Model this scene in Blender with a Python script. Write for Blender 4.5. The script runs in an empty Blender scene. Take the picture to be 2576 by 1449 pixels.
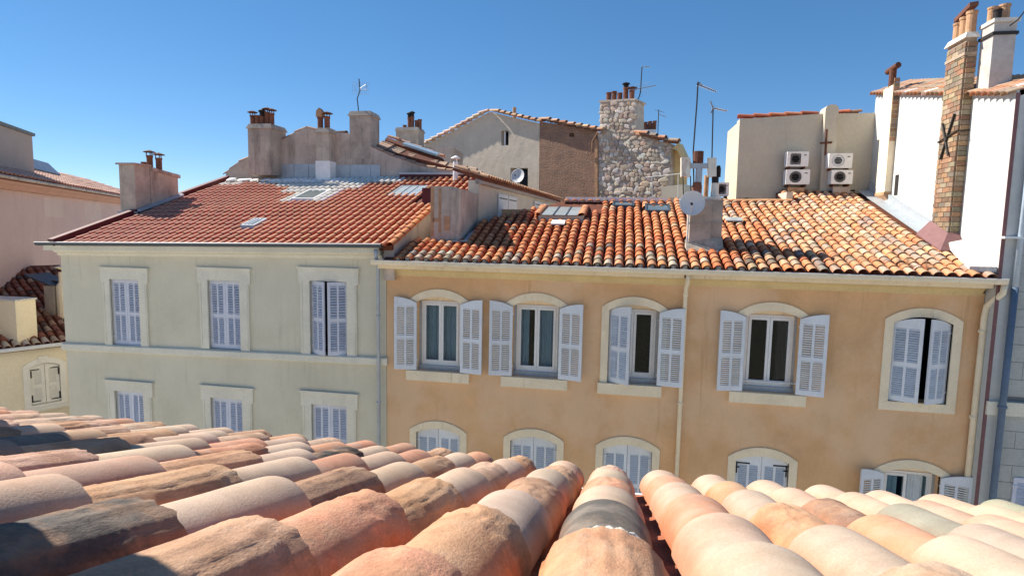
import bpy, math, random
from mathutils import Vector as V, Matrix, noise
from mathutils.geometry import delaunay_2d_cdt
random.seed(7)
R_=math.radians
sc=bpy.context.scene
COL=sc.collection
# ------------------------------------------------------------------ camera
FPX=1456.87; YAW,PIT,ROL=R_(-10.425),R_(5.734),R_(1.105)
FW=V((math.sin(YAW)*math.cos(PIT),math.cos(YAW)*math.cos(PIT),-math.sin(PIT)))
_r=V((math.cos(YAW),-math.sin(YAW),0)); _u=_r.cross(FW)
RT=_r*math.cos(ROL)+_u*math.sin(ROL); UP=-_r*math.sin(ROL)+_u*math.cos(ROL)
CAM=V((0,0,12.0))
cd=bpy.data.cameras.new('camera'); co=bpy.data.objects.new('camera',cd); COL.objects.link(co)
cd.sensor_width=36; cd.lens=FPX/2576*36; cd.clip_start=.02; cd.clip_end=3000
m=Matrix((RT,UP,-FW)).transposed().to_4x4(); m.translation=CAM; co.matrix_world=m
sc.camera=co
# ------------------------------------------------------------------ sky and sun
EL,AZ=R_(41),R_(17)          # light travels towards +x, a little towards -y, and down
TOSUN=V((-math.cos(EL)*math.cos(AZ),math.cos(EL)*math.sin(AZ),math.sin(EL)))
w=bpy.data.worlds.new('World'); sc.world=w; w.use_nodes=True
nt=w.node_tree; nt.nodes.clear()
sky=nt.nodes.new('ShaderNodeTexSky'); sky.sky_type='NISHITA'; sky.sun_disc=False
sky.sun_elevation=EL; sky.sun_rotation=math.atan2(TOSUN.x,TOSUN.y)
sky.altitude=0; sky.air_density=.6; sky.dust_density=0.0; sky.ozone_density=3.0
bg=nt.nodes.new('ShaderNodeBackground'); bg.inputs[1].default_value=.09
wo=nt.nodes.new('ShaderNodeOutputWorld')
gm=nt.nodes.new('ShaderNodeGamma'); gm.inputs[1].default_value=.68; hs=nt.nodes.new('ShaderNodeHueSaturation'); hs.inputs['Saturation'].default_value=1.44; hs.inputs['Value'].default_value=1.22
nt.links.new(sky.outputs[0],gm.inputs[0]); nt.links.new(gm.outputs[0],hs.inputs['Color']); nt.links.new(hs.outputs[0],bg.inputs[0]); nt.links.new(bg.outputs[0],wo.inputs[0])
sd=bpy.data.lights.new('sun','SUN'); sd.energy=3.9; sd.angle=R_(.5); sd.color=(1,.93,.81)
so=bpy.data.objects.new('sun',sd); COL.objects.link(so); so.rotation_euler=TOSUN.to_track_quat('Z','Y').to_euler(); so.location=(-20,5,30)
sc.view_settings.view_transform='Standard'; sc.view_settings.look='None'; sc.view_settings.exposure=1.2; sc.view_settings.gamma=1
sc.view_settings.use_curve_mapping=False

# ------------------------------------------------------------------ pixel rays (2576 x 1449 grid of the photograph)
def ray(x,y): return RT*((x-1288)/FPX)-UP*((y-724.5)/FPX)+FW
def onP(x,y,p,n):
    d=ray(x,y); return CAM+d*((p-CAM).dot(n)/d.dot(n))
def onY(x,y,Y): return onP(x,y,V((0,Y,0)),V((0,1,0)))
def onX(x,y,X): return onP(x,y,V((X,0,0)),V((1,0,0)))
def dist(p): return (p-CAM).length

# ------------------------------------------------------------------ object helpers
def tag(o,label,cat,group=None,kind=None):
    if label: o['label']=label
    if cat: o['category']=cat
    if group: o['group']=group
    if kind: o['kind']=kind
    return o
def thing(name,label,cat,loc,group=None):
    o=bpy.data.objects.new(name,None); o.empty_display_size=.2; o.location=loc; COL.objects.link(o)
    return tag(o,label,cat,group)
def link(name,me,parent=None,mats=None):
    o=bpy.data.objects.new(name,me); COL.objects.link(o)
    if parent is not None:
        o.parent=parent
        if parent.type=='EMPTY': o.matrix_parent_inverse=Matrix.Translation(-V(parent.location))
    return o
class MB:
    def __init__(s): s.v=[];s.f=[];s.c=[]
    def add(s,vs,fs,c=None):
        b=len(s.v); s.v+= [tuple(q) for q in vs]; s.f+=[tuple(b+i for i in f) for f in fs]
        s.c+=[c]*len(fs)
    def hexa(s,p):  # 8 points: bottom 4 ccw, top 4
        s.add(p,[(3,2,1,0),(4,5,6,7),(0,1,5,4),(1,2,6,5),(2,3,7,6),(3,0,4,7)])
    def box(s,x0,x1,y0,y1,z0,z1):
        s.hexa([(x0,y0,z0),(x1,y0,z0),(x1,y1,z0),(x0,y1,z0),(x0,y0,z1),(x1,y0,z1),(x1,y1,z1),(x0,y1,z1)])
    def obox(s,c,a,b,d):  # centre and three half-axis vectors
        c=V(c); s.hexa([c-a-b-d,c+a-b-d,c+a+b-d,c-a+b-d,c-a-b+d,c+a-b+d,c+a+b+d,c-a+b+d])
    def prism(s,pts,dv):
        n=len(pts); dv=V(dv); pts=[V(p) for p in pts]
        s.add(pts+[p+dv for p in pts],[tuple(range(n)),tuple(range(2*n-1,n-1,-1))]+[((i+1)%n,i,n+i,n+(i+1)%n) for i in range(n)])
    def tube(s,pts,r,n=8,cap=True):
        pts=[V(p) for p in pts]; rings=[]
        rr=r if isinstance(r,(list,tuple)) else [r]*len(pts)
        a=None
        for i,p in enumerate(pts):
            t=(pts[min(i+1,len(pts)-1)]-pts[max(i-1,0)]).normalized()
            if a is None:
                a=t.orthogonal().normalized()
            a=(a-t*a.dot(t)).normalized(); b=t.cross(a)
            rings.append([p+(a*math.cos(2*math.pi*k/n)+b*math.sin(2*math.pi*k/n))*rr[i] for k in range(n)])
        vs=[q for g in rings for q in g]; fs=[]
        for i in range(len(pts)-1):
            for k in range(n): fs.append((i*n+k,i*n+(k+1)%n,(i+1)*n+(k+1)%n,(i+1)*n+k))
        if cap: fs+= [tuple(range(n-1,-1,-1)),tuple((len(pts)-1)*n+k for k in range(n))]
        s.add(vs,fs)
    def lathe(s,o,prof,n=14,axis=V((0,0,1))):
        o=V(o); ax=axis.normalized(); a=ax.orthogonal().normalized(); b=ax.cross(a); vs=[];fs=[]
        for (r,h) in prof:
            for k in range(n): vs.append(o+ax*h+(a*math.cos(2*math.pi*k/n)+b*math.sin(2*math.pi*k/n))*r)
        for i in range(len(prof)-1):
            for k in range(n): fs.append((i*n+k,i*n+(k+1)%n,(i+1)*n+(k+1)%n,(i+1)*n+k))
        fs+=[tuple(range(n-1,-1,-1)),tuple((len(prof)-1)*n+k for k in range(n))]
        s.add(vs,fs)
    def mesh(s,name,mat=None,smooth=False):
        me=bpy.data.meshes.new(name); me.from_pydata(s.v,[],s.f)
        if mat: me.materials.append(mat)
        if any(c is not None for c in s.c):
            at=me.color_attributes.new('tint','FLOAT_COLOR','CORNER')
            i=0
            for f,c in zip(s.f,s.c):
                c=c or (1,1,1)
                cl=c if isinstance(c,list) else [c]*len(f)
                for q in cl: at.data[i].color=(*q,1); i+=1
        if smooth: me.shade_smooth()
        me.update(); return me
    def obj(s,name,mat,parent=None,smooth=False,kind=None,label=None):
        o=link(name,s.mesh(name,mat,smooth),parent)
        if kind: o['kind']=kind
        if label: o['label']=label
        return o
def holed(outer,holes):
    """triangles of a 2-D outline with holes"""
    vs=[];ed=[]
    for lp in [outer]+holes:
        b=len(vs);n=len(lp); vs+=[V(p) for p in lp]; ed+=[(b+i,b+(i+1)%n) for i in range(n)]
    r=delaunay_2d_cdt(vs,ed,[],0,1e-6); v2,fc=r[0],r[2]
    def inside(p,lp):
        c=False;n=len(lp)
        for i in range(n):
            a,b=lp[i],lp[(i+1)%n]
            if (a[1]>p[1])!=(b[1]>p[1]) and p[0]<(b[0]-a[0])*(p[1]-a[1])/(b[1]-a[1])+a[0]: c=not c
        return c
    out=[]
    for f in fc:
        g=sum((v2[i] for i in f),V((0,0)))/len(f)
        if inside(g,outer) and not any(inside(g,h) for h in holes): out.append(tuple(f))
    return [tuple(p) for p in v2],out
def slab(mb,outer,holes,to3,depth,back=True):
    """plate with holes; to3(u,v,d) maps plate coordinates, d = depth behind the front"""
    v2,fs=holed(outer,holes); n=len(v2)
    mb.add([to3(p[0],p[1],0) for p in v2],fs)
    if back: mb.add([to3(p[0],p[1],depth) for p in v2],[f[::-1] for f in fs])
    for lp in [outer]+holes:
        k=len(lp); mb.add([to3(p[0],p[1],0) for p in lp]+[to3(p[0],p[1],depth) for p in lp],[(i,(i+1)%k,k+(i+1)%k,k+i) for i in range(k)])

# ------------------------------------------------------------------ materials
def mat(name,base,rough=.85,var=.12,scale=1.2,bump=.25,bscale=30,stain=None,samt=.5,sscale=(2.2,2.2,.35),slo=.52,tint=None,coord='pos',metal=0,spec=.3,spots=None,fine=.06,stretch=(1,1,1),blotch=None,drip=None,side=None,rnd=0,grime=None):
    m=bpy.data.materials.new(name); m.use_nodes=True; nt=m.node_tree; N=nt.nodes; L=nt.links
    b=N['Principled BSDF']; b.inputs['Roughness'].default_value=rough; b.inputs['Metallic'].default_value=metal
    b.inputs['Specular IOR Level'].default_value=spec
    if coord=='pos': src=N.new('ShaderNodeNewGeometry').outputs['Position']
    else: src=N.new('ShaderNodeTexCoord').outputs['Object']
    oi=None
    if coord=='objrnd':
        oi=N.new('ShaderNodeObjectInfo'); ad=N.new('ShaderNodeVectorMath'); ad.operation='MULTIPLY_ADD'
        ad.inputs[1].default_value=(1,1,1); cb=N.new('ShaderNodeCombineXYZ')
        mu=N.new('ShaderNodeMath'); mu.operation='MULTIPLY'; mu.inputs[1].default_value=37.0
        L.new(oi.outputs['Random'],mu.inputs[0])
        for i in range(3): L.new(mu.outputs[0],cb.inputs[i])
        L.new(src,ad.inputs[0]); L.new(cb.outputs[0],ad.inputs[2]); src=ad.outputs[0]
    if stretch!=(1,1,1):
        sm=N.new('ShaderNodeVectorMath'); sm.operation='MULTIPLY'; sm.inputs[1].default_value=stretch; L.new(src,sm.inputs[0]); ssrc=sm.outputs[0]
    else: ssrc=src
    def noi(sc,det=5,ro=.6,s=None):
        n=N.new('ShaderNodeTexNoise'); n.inputs['Scale'].default_value=sc; n.inputs['Detail'].default_value=det; n.inputs['Roughness'].default_value=ro
        L.new(s or src,n.inputs['Vector']); return n.outputs['Fac']
    def ramp(f,a,bb,lo=0.,hi=1.):
        r=N.new('ShaderNodeMapRange'); r.inputs[1].default_value=a; r.inputs[2].default_value=bb; r.inputs[3].default_value=lo; r.inputs[4].default_value=hi; L.new(f,r.inputs[0]); return r.outputs[0]
    if tint=='object':
        oi=oi or N.new('ShaderNodeObjectInfo'); colr=oi.outputs['Color']
    elif tint=='both':
        oi=oi or N.new('ShaderNodeObjectInfo'); at=N.new('ShaderNodeAttribute'); at.attribute_name='tint'; mm_=N.new('ShaderNodeMix'); mm_.data_type='RGBA'; mm_.blend_type='MULTIPLY'; mm_.inputs[0].default_value=1; L.new(oi.outputs['Color'],mm_.inputs[6]); L.new(at.outputs['Color'],mm_.inputs[7]); colr=mm_.outputs[2]
    elif tint=='attr':
        at=N.new('ShaderNodeAttribute'); at.attribute_name='tint'; colr=at.outputs['Color']
    else:
        rg=N.new('ShaderNodeRGB'); rg.outputs[0].default_value=(*base,1); colr=rg.outputs[0]
    def mixc(kind,fac,a,bcol):
        x=N.new('ShaderNodeMix'); x.data_type='RGBA'; x.blend_type=kind
        if isinstance(fac,(int,float)): x.inputs[0].default_value=fac
        else: L.new(fac,x.inputs[0])
        L.new(a,x.inputs[6])
        if isinstance(bcol,tuple): x.inputs[7].default_value=(*bcol,1)
        else: L.new(bcol,x.inputs[7])
        return x.outputs[2]
    def gain(f,lo,hi):
        v=ramp(f,.3,.7,lo,hi); c=N.new('ShaderNodeCombineColor'); 
        for i in range(3): L.new(v,c.inputs[i])
        return c.outputs[0]
    if rnd:
        o2=N.new('ShaderNodeObjectInfo'); v_=ramp(o2.outputs['Random'],0,1,1-rnd,1+rnd); c2=N.new('ShaderNodeCombineColor')
        for i in range(3): L.new(v_,c2.inputs[i])
        colr=mixc('MULTIPLY',1.0,colr,c2.outputs[0])
    colr=mixc('MULTIPLY',1.0,colr,gain(noi(scale,6,.65,ssrc),1-var,1+var))
    if fine: colr=mixc('MULTIPLY',1.0,colr,gain(noi(bscale*.8,4,.7),1-fine,1+fine))
    if stain:
        mp=N.new('ShaderNodeMapping'); mp.inputs['Scale'].default_value=sscale; L.new(src,mp.inputs[0])
        f=ramp(noi(1.0,6,.7,mp.outputs[0]),slo,slo+.22,0,samt); colr=mixc('MIX',f,colr,stain)
    if blotch:
        bc_,bs_,ba_=blotch; f=ramp(noi(bs_,7,.62),.46,.60,0,ba_); colr=mixc('MIX',f,colr,bc_)
    if drip:
        dc_,ds_,da_=drip; mp2=N.new('ShaderNodeMapping'); mp2.inputs['Scale'].default_value=ds_; L.new(src,mp2.inputs[0])
        f=ramp(noi(1.0,5,.75,mp2.outputs[0]),.60,.74,0,da_); colr=mixc('MIX',f,colr,dc_)
    if side:   # unbleached clay low on the flanks of a tile
        tc=N.new('ShaderNodeTexCoord'); sp=N.new('ShaderNodeSeparateXYZ'); L.new(tc.outputs['Object'],sp.inputs[0])
        wob=N.new('ShaderNodeMath'); wob.operation='MULTIPLY_ADD'; wob.inputs[1].default_value=.035; L.new(noi(16,4,.6),wob.inputs[0]); L.new(sp.outputs['Z'],wob.inputs[2])
        f=ramp(wob.outputs[0],.085,.045,0,.75); colr=mixc('MULTIPLY',f,colr,side)
    if grime:
        gp=N.new('ShaderNodeNewGeometry').outputs['Position']; f=ramp(noi(grime[1],7,.68,gp),.44,.66,0,grime[2]); colr=mixc('MULTIPLY',f,colr,grime[0])
    if spots:
        scol,ssc,lo=spots; f=ramp(noi(ssc,6,.75),lo,lo+.06,0,.85); colr=mixc('MIX',f,colr,scol)
    L.new(colr,b.inputs['Base Color'])
    if bump:
        bp=N.new('ShaderNodeBump'); bp.inputs['Strength'].default_value=bump; bp.inputs['Distance'].default_value=.02
        L.new(noi(bscale,6,.65,ssrc),bp.inputs['Height']); L.new(bp.outputs[0],b.inputs['Normal'])
    return m
MT={}
def mk(key,*a,**k): MT[key]=mat(key,*a,**k)
mk('orange_plaster',(.73,.44,.225),var=.13,scale=.9,bump=.2,bscale=45,stain=(.60,.34,.16),samt=.55,slo=.54,sscale=(1.6,1.6,.22),blotch=(( .82,.58,.38),.5,.6),drip=((.46,.25,.11),(4.5,4.5,.22),.5))
mk('beige_plaster',(.655,.61,.475),var=.09,scale=.8,bump=.15,bscale=45,stain=(.52,.48,.37),samt=.5,slo=.55,blotch=((.74,.70,.57),.6,.4),drip=((.42,.40,.33),(4.5,4.5,.22),.6))
mk('cream_trim',(.88,.75,.54),var=.1,scale=1.5,bump=.15,bscale=40,stain=(.55,.42,.25),samt=.5,slo=.56,sscale=(3,3,1.2),drip=((.40,.28,.16),(7,7,.5),.5))
mk('beige_trim',(.76,.72,.60),var=.08,scale=1.5,bump=.12,stain=(.5,.48,.4),samt=.4,slo=.57)
mk('yellow_trim',(.70,.54,.28),var=.1,scale=1.5,bump=.12,stain=(.45,.3,.14),samt=.5,slo=.57)
mk('shutter_blue',(.73,.765,.81),rnd=.07,rough=.55,var=.07,scale=3,bump=.1,bscale=60,stain=(.40,.42,.47),samt=.5,slo=.6)
mk('shutter_mauve',(.64,.665,.755),rnd=.06,rough=.55,var=.06,scale=3,bump=.1,bscale=60)
mk('shutter_white',(.74,.72,.70),rough=.55,var=.05,scale=3,bump=.1)
mk('shutter_cream',(.90,.86,.77),rough=.6,var=.05,scale=3,bump=.1)
mk('white_frame',(.80,.80,.79),rough=.45,var=.06,scale=4,bump=.05,stain=(.5,.48,.44),samt=.4,slo=.6)
mk('zinc',(.42,.46,.50),rough=.5,var=.12,scale=3,bump=.1,metal=.3)
mk('zinc_dark',(.07,.085,.10),rough=.45,var=.15,scale=3,bump=.05)
mk('pale_blue_pipe',(.45,.53,.62),rough=.45,var=.1,scale=3,bump=.05)
mk('blue_pipe',(.12,.17,.24),rough=.45,var=.1,scale=3,bump=.05)
mk('iron',(.03,.028,.027),rough=.6,var=.2,scale=8,bump=.1)
mk('rust',(.13,.05,.03),rough=.85,var=.35,scale=12,bump=.3,spots=((.05,.03,.03),25,.56))
mk('tile_object',(1,1,1),rough=.85,var=.2,scale=9,bump=.3,bscale=45,tint='both',coord='objrnd',spots=((.32,.27,.20),13,.66))
mk('tile_joined',(1,1,1),rough=.85,var=.2,scale=9,bump=.3,bscale=45,tint='attr',spots=((.32,.27,.20),13,.66))
mk('tile_new',(1,1,1),rough=.75,var=.12,scale=9,bump=.15,bscale=45,tint='both',coord='objrnd')
mk('tile_new_joined',(1,1,1),rough=.75,var=.12,scale=9,bump=.15,bscale=45,tint='attr')
mk('tile_near',(1,1,1),rough=.85,var=.10,scale=6,bump=.22,bscale=240,grime=((.66,.56,.48),5,.45),tint='object',coord='objrnd',stain=(.54,.40,.30),samt=.42,slo=.50,sscale=(6,4,6),spots=((.17,.11,.085),80,.735),fine=.12,side=(1.06,.62,.44),blotch=((.42,.345,.285),9,.28))
mk('tile_near_rough',(1,1,1),rough=.92,var=.2,scale=12,bump=.3,bscale=200,grime=((.55,.44,.36),6,.65),tint='object',coord='objrnd',stain=(.52,.43,.34),samt=.55,slo=.52,sscale=(14,6,14),spots=((.07,.045,.035),55,.68),fine=.16,side=(1.05,.7,.52),stretch=(1.2,.6,1.2),blotch=((.50,.30,.18),11,.45))
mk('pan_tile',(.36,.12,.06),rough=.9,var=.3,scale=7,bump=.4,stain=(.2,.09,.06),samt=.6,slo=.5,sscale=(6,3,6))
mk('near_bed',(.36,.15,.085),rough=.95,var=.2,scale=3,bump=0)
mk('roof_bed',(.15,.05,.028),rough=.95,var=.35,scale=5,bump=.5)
mk('mortar',(.70,.66,.60),rough=.95,var=.2,scale=15,bump=.6,bscale=80)
mk('mortar_old',(.42,.36,.29),rough=.95,var=.3,scale=9,bump=.6,bscale=60)
mk('mortar_white',(.82,.81,.79),rough=.9,var=.12,scale=4,bump=.4,bscale=25)
mk('weathered',(.52,.435,.37),var=.2,scale=1.0,bump=.4,bscale=14,stain=(.13,.105,.09),samt=.85,slo=.52,sscale=(1.9,1.9,.3),blotch=((.34,.28,.235),1.1,.6),drip=((.09,.075,.07),(6,6,.4),.8))
mk('weathered_chimney',(.50,.43,.35),var=.2,scale=1.3,bump=.4,bscale=12,stain=(.11,.09,.08),samt=.85,slo=.52,sscale=(3,3,.5),blotch=((.36,.30,.25),1.8,.6),drip=((.08,.07,.06),(7,7,.6),.8))
mk('rough_chimney',(.42,.36,.30),var=.25,scale=2.4,bump=1.0,bscale=5,stain=(.12,.10,.09),samt=.8,slo=.53,sscale=(3,3,.6))
mk('far_plaster',(.60,.52,.42),var=.1,scale=.7,bump=1.0,bscale=2.6,stain=(.44,.38,.32),samt=.5,slo=.55)
mk('ac_plaster',(.55,.495,.395),var=.1,scale=.6,bump=.2,bscale=14,stain=(.33,.30,.24),samt=.6,slo=.55)
mk('white_wall',(.56,.57,.55),var=.05,scale=.8,bump=.25,bscale=7,drip=((.50,.50,.48),(5,5,.2),.6),stain=(.60,.62,.60),samt=.4,slo=.6,sscale=(2,2,.3))
mk('pink_plaster',(.60,.43,.375),var=.08,scale=.5,bump=.1,bscale=14,stain=(.38,.26,.23),samt=.5,slo=.55)
mk('pink_trim',(.52,.28,.19),var=.08,scale=1,bump=.1)
mk('pink_patch',(.63,.48,.41),var=.08,scale=1,bump=.1)
mk('grey_render',(.46,.43,.41),var=.12,scale=2,bump=.3,bscale=10,stain=(.2,.18,.17),samt=.7,slo=.54,blotch=((.58,.55,.52),2.2,.5))
mk('penthouse',(.40,.33,.29),var=.06,scale=1,bump=.1)
mk('left_cream',(.90,.79,.58),var=.06,scale=.8,bump=.12,bscale=20,stain=(.7,.6,.42),samt=.4,slo=.57)
mk('stone_bed',(.50,.43,.36),rough=.95,var=.25,scale=4,bump=.8,bscale=14,stain=(.28,.22,.18),samt=.6,slo=.55)
mk('stone',(1,1,1),rough=.95,var=.28,scale=7,bump=.8,bscale=18,tint='object',coord='objrnd')
mk('brick',(1,1,1),rough=.92,var=.25,scale=9,bump=.5,bscale=25,tint='object',coord='objrnd')
mk('brick_bed',(.40,.31,.23),rough=.95,var=.2,scale=5,bump=.4)
mk('block',(.43,.44,.42),rough=.9,var=.12,scale=2,bump=.25,bscale=20,stain=(.30,.31,.30),samt=.5,slo=.55)
mk('block_joint',(.24,.24,.24),rough=.95,var=.1,bump=.2)
mk('pot',(.22,.085,.05),rough=.85,var=.3,scale=8,bump=.2,stain=(.08,.05,.04),samt=.8,slo=.5,sscale=(4,4,2))
mk('pot_pale',(.46,.27,.155),rough=.85,var=.25,scale=6,bump=.25,stain=(.16,.10,.07),samt=.7,slo=.55,sscale=(4,4,2))
mk('soot',(.025,.022,.022),rough=.9,var=.3,scale=9,bump=.3)
mk('maroon',(.10,.018,.022),rough=.6,var=.2,scale=5,bump=.15)
mk('maroon_pale',(.21,.105,.105),rough=.7,var=.15,scale=5,bump=.15)
mk('white_metal',(.78,.78,.77),rough=.45,var=.06,scale=5,bump=.05,stain=(.5,.36,.22),samt=.4,slo=.62)
mk('rusty_white',(.72,.68,.60),rough=.6,var=.12,scale=5,bump=.1,stain=(.35,.15,.05),samt=.9,slo=.5,sscale=(4,4,1.5))
mk('dish',(.62,.63,.65),rough=.5,var=.04,scale=4,bump=.03)
mk('grille',(.12,.12,.12),rough=.6,var=.1,bump=.0)
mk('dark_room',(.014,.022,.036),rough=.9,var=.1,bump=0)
mk('curtain',(.66,.72,.76),rough=.9,var=.1,scale=4,bump=.1)
mk('pale_paving',(.50,.46,.40),rough=.9,var=.2,scale=2,bump=.5,bscale=80)  # unseen street as pale stone, kept light to bounce sun onto the facades
mk('pavement',(.50,.46,.40),rough=.9,var=.15,scale=2,bump=.3)
mk('silver',(.55,.56,.58),rough=.4,metal=.6,var=.1,scale=6,bump=.03)
mk('cable',(.02,.02,.025),rough=.6,var=.1,bump=0)
def brick_mat():
    m=mat('old_brickwork',(.30,.17,.115),rough=.95,var=.45,scale=2.2,bump=.0)
    nt=m.node_tree;N=nt.nodes;L=nt.links;b=N['Principled BSDF']
    geo=N.new('ShaderNodeNewGeometry'); mp=N.new('ShaderNodeMapping'); mp.inputs['Rotation'].default_value=(R_(90),0,0)
    L.new(geo.outputs['Position'],mp.inputs[0])
    wn=N.new('ShaderNodeTexNoise'); wn.inputs['Scale'].default_value=3; L.new(geo.outputs['Position'],wn.inputs[0])
    ad=N.new('ShaderNodeVectorMath'); ad.operation='MULTIPLY_ADD'; ad.inputs[1].default_value=(.22,.22,.22); L.new(wn.outputs['Color'],ad.inputs[0]); L.new(mp.outputs[0],ad.inputs[2])
    bt=N.new('ShaderNodeTexBrick'); bt.inputs['Color1'].default_value=(.36,.18,.11,1); bt.inputs['Color2'].default_value=(.20,.115,.085,1); bt.inputs['Mortar'].default_value=(.40,.33,.26,1)
    bt.inputs['Scale'].default_value=1; bt.inputs['Mortar Size'].default_value=.013; bt.inputs['Brick Width'].default_value=.26; bt.inputs['Row Height'].default_value=.075; bt.inputs['Bias'].default_value=-.1
    L.new(ad.outputs[0],bt.inputs[0])
    old=b.inputs['Base Color'].links[0].from_socket
    x=N.new('ShaderNodeMix'); x.data_type='RGBA'; x.inputs[0].default_value=.5; L.new(old,x.inputs[6]); L.new(bt.outputs['Color'],x.inputs[7]); L.new(x.outputs[2],b.inputs['Base Color'])
    bp=N.new('ShaderNodeBump'); bp.inputs['Strength'].default_value=.8; bp.inputs['Distance'].default_value=.03
    nn=N.new('ShaderNodeTexNoise'); nn.inputs['Scale'].default_value=16; nn.inputs['Detail'].default_value=5; L.new(geo.outputs['Position'],nn.inputs[0])
    mm=N.new('ShaderNodeMath'); mm.operation='SUBTRACT'; L.new(nn.outputs['Fac'],mm.inputs[0]); L.new(bt.outputs['Fac'],mm.inputs[1]); L.new(mm.outputs[0],bp.inputs['Height']); L.new(bp.outputs[0],b.inputs['Normal'])
    return m
MT['old_brickwork']=brick_mat()
def glass_mat(name,tint,fac=.85):
    m=bpy.data.materials.new(name); m.use_nodes=True; nt=m.node_tree; N=nt.nodes; L=nt.links; N.clear()
    o=N.new('ShaderNodeOutputMaterial'); t=N.new('ShaderNodeBsdfTransparent'); t.inputs[0].default_value=(*tint,1)
    g=N.new('ShaderNodeBsdfGlossy'); g.inputs['Roughness'].default_value=.03
    fr=N.new('ShaderNodeFresnel'); fr.inputs[0].default_value=1.33
    mx=N.new('ShaderNodeMixShader'); L.new(fr.outputs[0],mx.inputs[0]); L.new(t.outputs[0],mx.inputs[1]); L.new(g.outputs[0],mx.inputs[2]); L.new(mx.outputs[0],o.inputs[0]); return m
MT['glass']=glass_mat('glass',(.72,.80,.84))
mk('skylight_glass',(.42,.47,.48),rough=.15,var=.15,scale=3,bump=.03,spec=.6)
mk('skylight_dark',(.16,.19,.19),rough=.12,var=.2,scale=3,bump=.03,spec=.6)

# ------------------------------------------------------------------ tiles
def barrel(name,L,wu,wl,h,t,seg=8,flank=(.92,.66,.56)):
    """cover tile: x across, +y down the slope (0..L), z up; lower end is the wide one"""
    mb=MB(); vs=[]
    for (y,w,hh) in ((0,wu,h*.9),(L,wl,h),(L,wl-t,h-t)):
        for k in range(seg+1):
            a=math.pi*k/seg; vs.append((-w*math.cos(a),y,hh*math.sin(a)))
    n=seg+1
    def cm(k):  # paler crest and redder flanks put highlight and shade into the tint
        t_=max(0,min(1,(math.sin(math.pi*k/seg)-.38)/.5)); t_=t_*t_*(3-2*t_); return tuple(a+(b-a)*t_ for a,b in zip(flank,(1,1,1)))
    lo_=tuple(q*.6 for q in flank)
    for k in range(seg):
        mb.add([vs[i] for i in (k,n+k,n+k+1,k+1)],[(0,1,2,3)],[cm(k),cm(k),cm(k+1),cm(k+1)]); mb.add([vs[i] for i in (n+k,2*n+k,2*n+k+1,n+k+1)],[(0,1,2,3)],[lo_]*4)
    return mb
def roof_tiles(parent,O,u,v,ncol,nrow,pitch,expo,proto,matk,colfn,skip,budget=300,lift=.0,tilt=.03,jit=.004,clayer=True):
    """tile rows on the plane O + a*u + b*v ; v points up the slope"""
    n=u.cross(v).normalized()
    if n.z<0: n=-n
    me=proto.mesh('tile',MT[matk]); me.shade_smooth()
    items=[]
    for i in range(ncol):
        a=(i+.5)*pitch
        for j in range(nrow):
            b=j*expo
            c=O+u*a+v*(b+expo*.5)
            if skip and skip(c,a,b): continue
            p=O+u*(a+random.uniform(-jit,jit)+jit*2.5*noise.noise(V((i*.7,b*.9,3))))+v*(b+LT(proto)+random.uniform(-jit,jit)*1.5)+n*(lift+random.uniform(0,.004)+.022*noise.noise(V((a*.55,b*.55,1)))+.004)
            d=(-v+n*tilt).normalized(); x=(d.cross(n)).normalized(); x=(x+d*random.uniform(-.02,.02)).normalized(); z=x.cross(d).normalized()
            M=Matrix((x,d,z)).transposed().to_4x4(); M.translation=p
            items.append((dist(c),M,colfn(c,i,j)))
    items.sort(key=lambda q:q[0])
    for dd,M,c in items[:budget]:
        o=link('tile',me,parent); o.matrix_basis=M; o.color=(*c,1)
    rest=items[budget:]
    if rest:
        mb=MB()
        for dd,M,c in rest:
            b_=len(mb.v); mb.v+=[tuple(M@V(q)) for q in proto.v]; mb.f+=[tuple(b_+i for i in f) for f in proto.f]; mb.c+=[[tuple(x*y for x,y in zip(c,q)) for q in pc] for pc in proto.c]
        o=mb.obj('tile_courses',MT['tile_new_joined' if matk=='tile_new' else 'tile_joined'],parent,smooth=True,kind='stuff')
    return len(items)
def LT(proto): return max(q[1] for q in proto.v)
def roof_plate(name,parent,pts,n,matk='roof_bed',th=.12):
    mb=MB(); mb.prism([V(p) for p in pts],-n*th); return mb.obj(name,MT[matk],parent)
def jitcol(c,a=.12,s=.06):
    k=1+random.uniform(-a,a); return tuple(max(.01,q*k*(1+random.uniform(-s,s))) for q in c)
def pick(lst):
    t=random.random()*sum(w for w,_ in lst)
    for w_,c in lst:
        t-=w_
        if t<=0: return c
    return lst[-1][1]

# ------------------------------------------------------------------ windows, shutters
def arch(xl,xr,zb,zs,rise,n=10):
    pts=[(xl,zb),(xr,zb),(xr,zs)]
    if rise>1e-4:
        w=(xr-xl)/2; Rr=(w*w+rise*rise)/(2*rise); a0=math.asin(min(1,w/Rr)); cx=(xl+xr)/2; cz=zs+rise-Rr
        for k in range(1,n): a=a0-2*a0*k/n; pts.append((cx+Rr*math.sin(a),cz+Rr*math.cos(a)))
    pts.append((xl,zs)); return pts
def arch_h(x,xl,xr,rise):
    if rise<1e-4: return 0
    w=(xr-xl)/2; Rr=(w*w+rise*rise)/(2*rise); q=x-(xl+xr)/2
    return math.sqrt(max(0,Rr*Rr-q*q))-(Rr-rise)
class SlatBank:
    def __init__(s,house): s.h=house; s.mb=MB(); s.n=0
    def close(s,mk_):
        if s.mb.v: s.mb.obj('louvre_slats',MT[mk_],s.h,kind='stuff')
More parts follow.
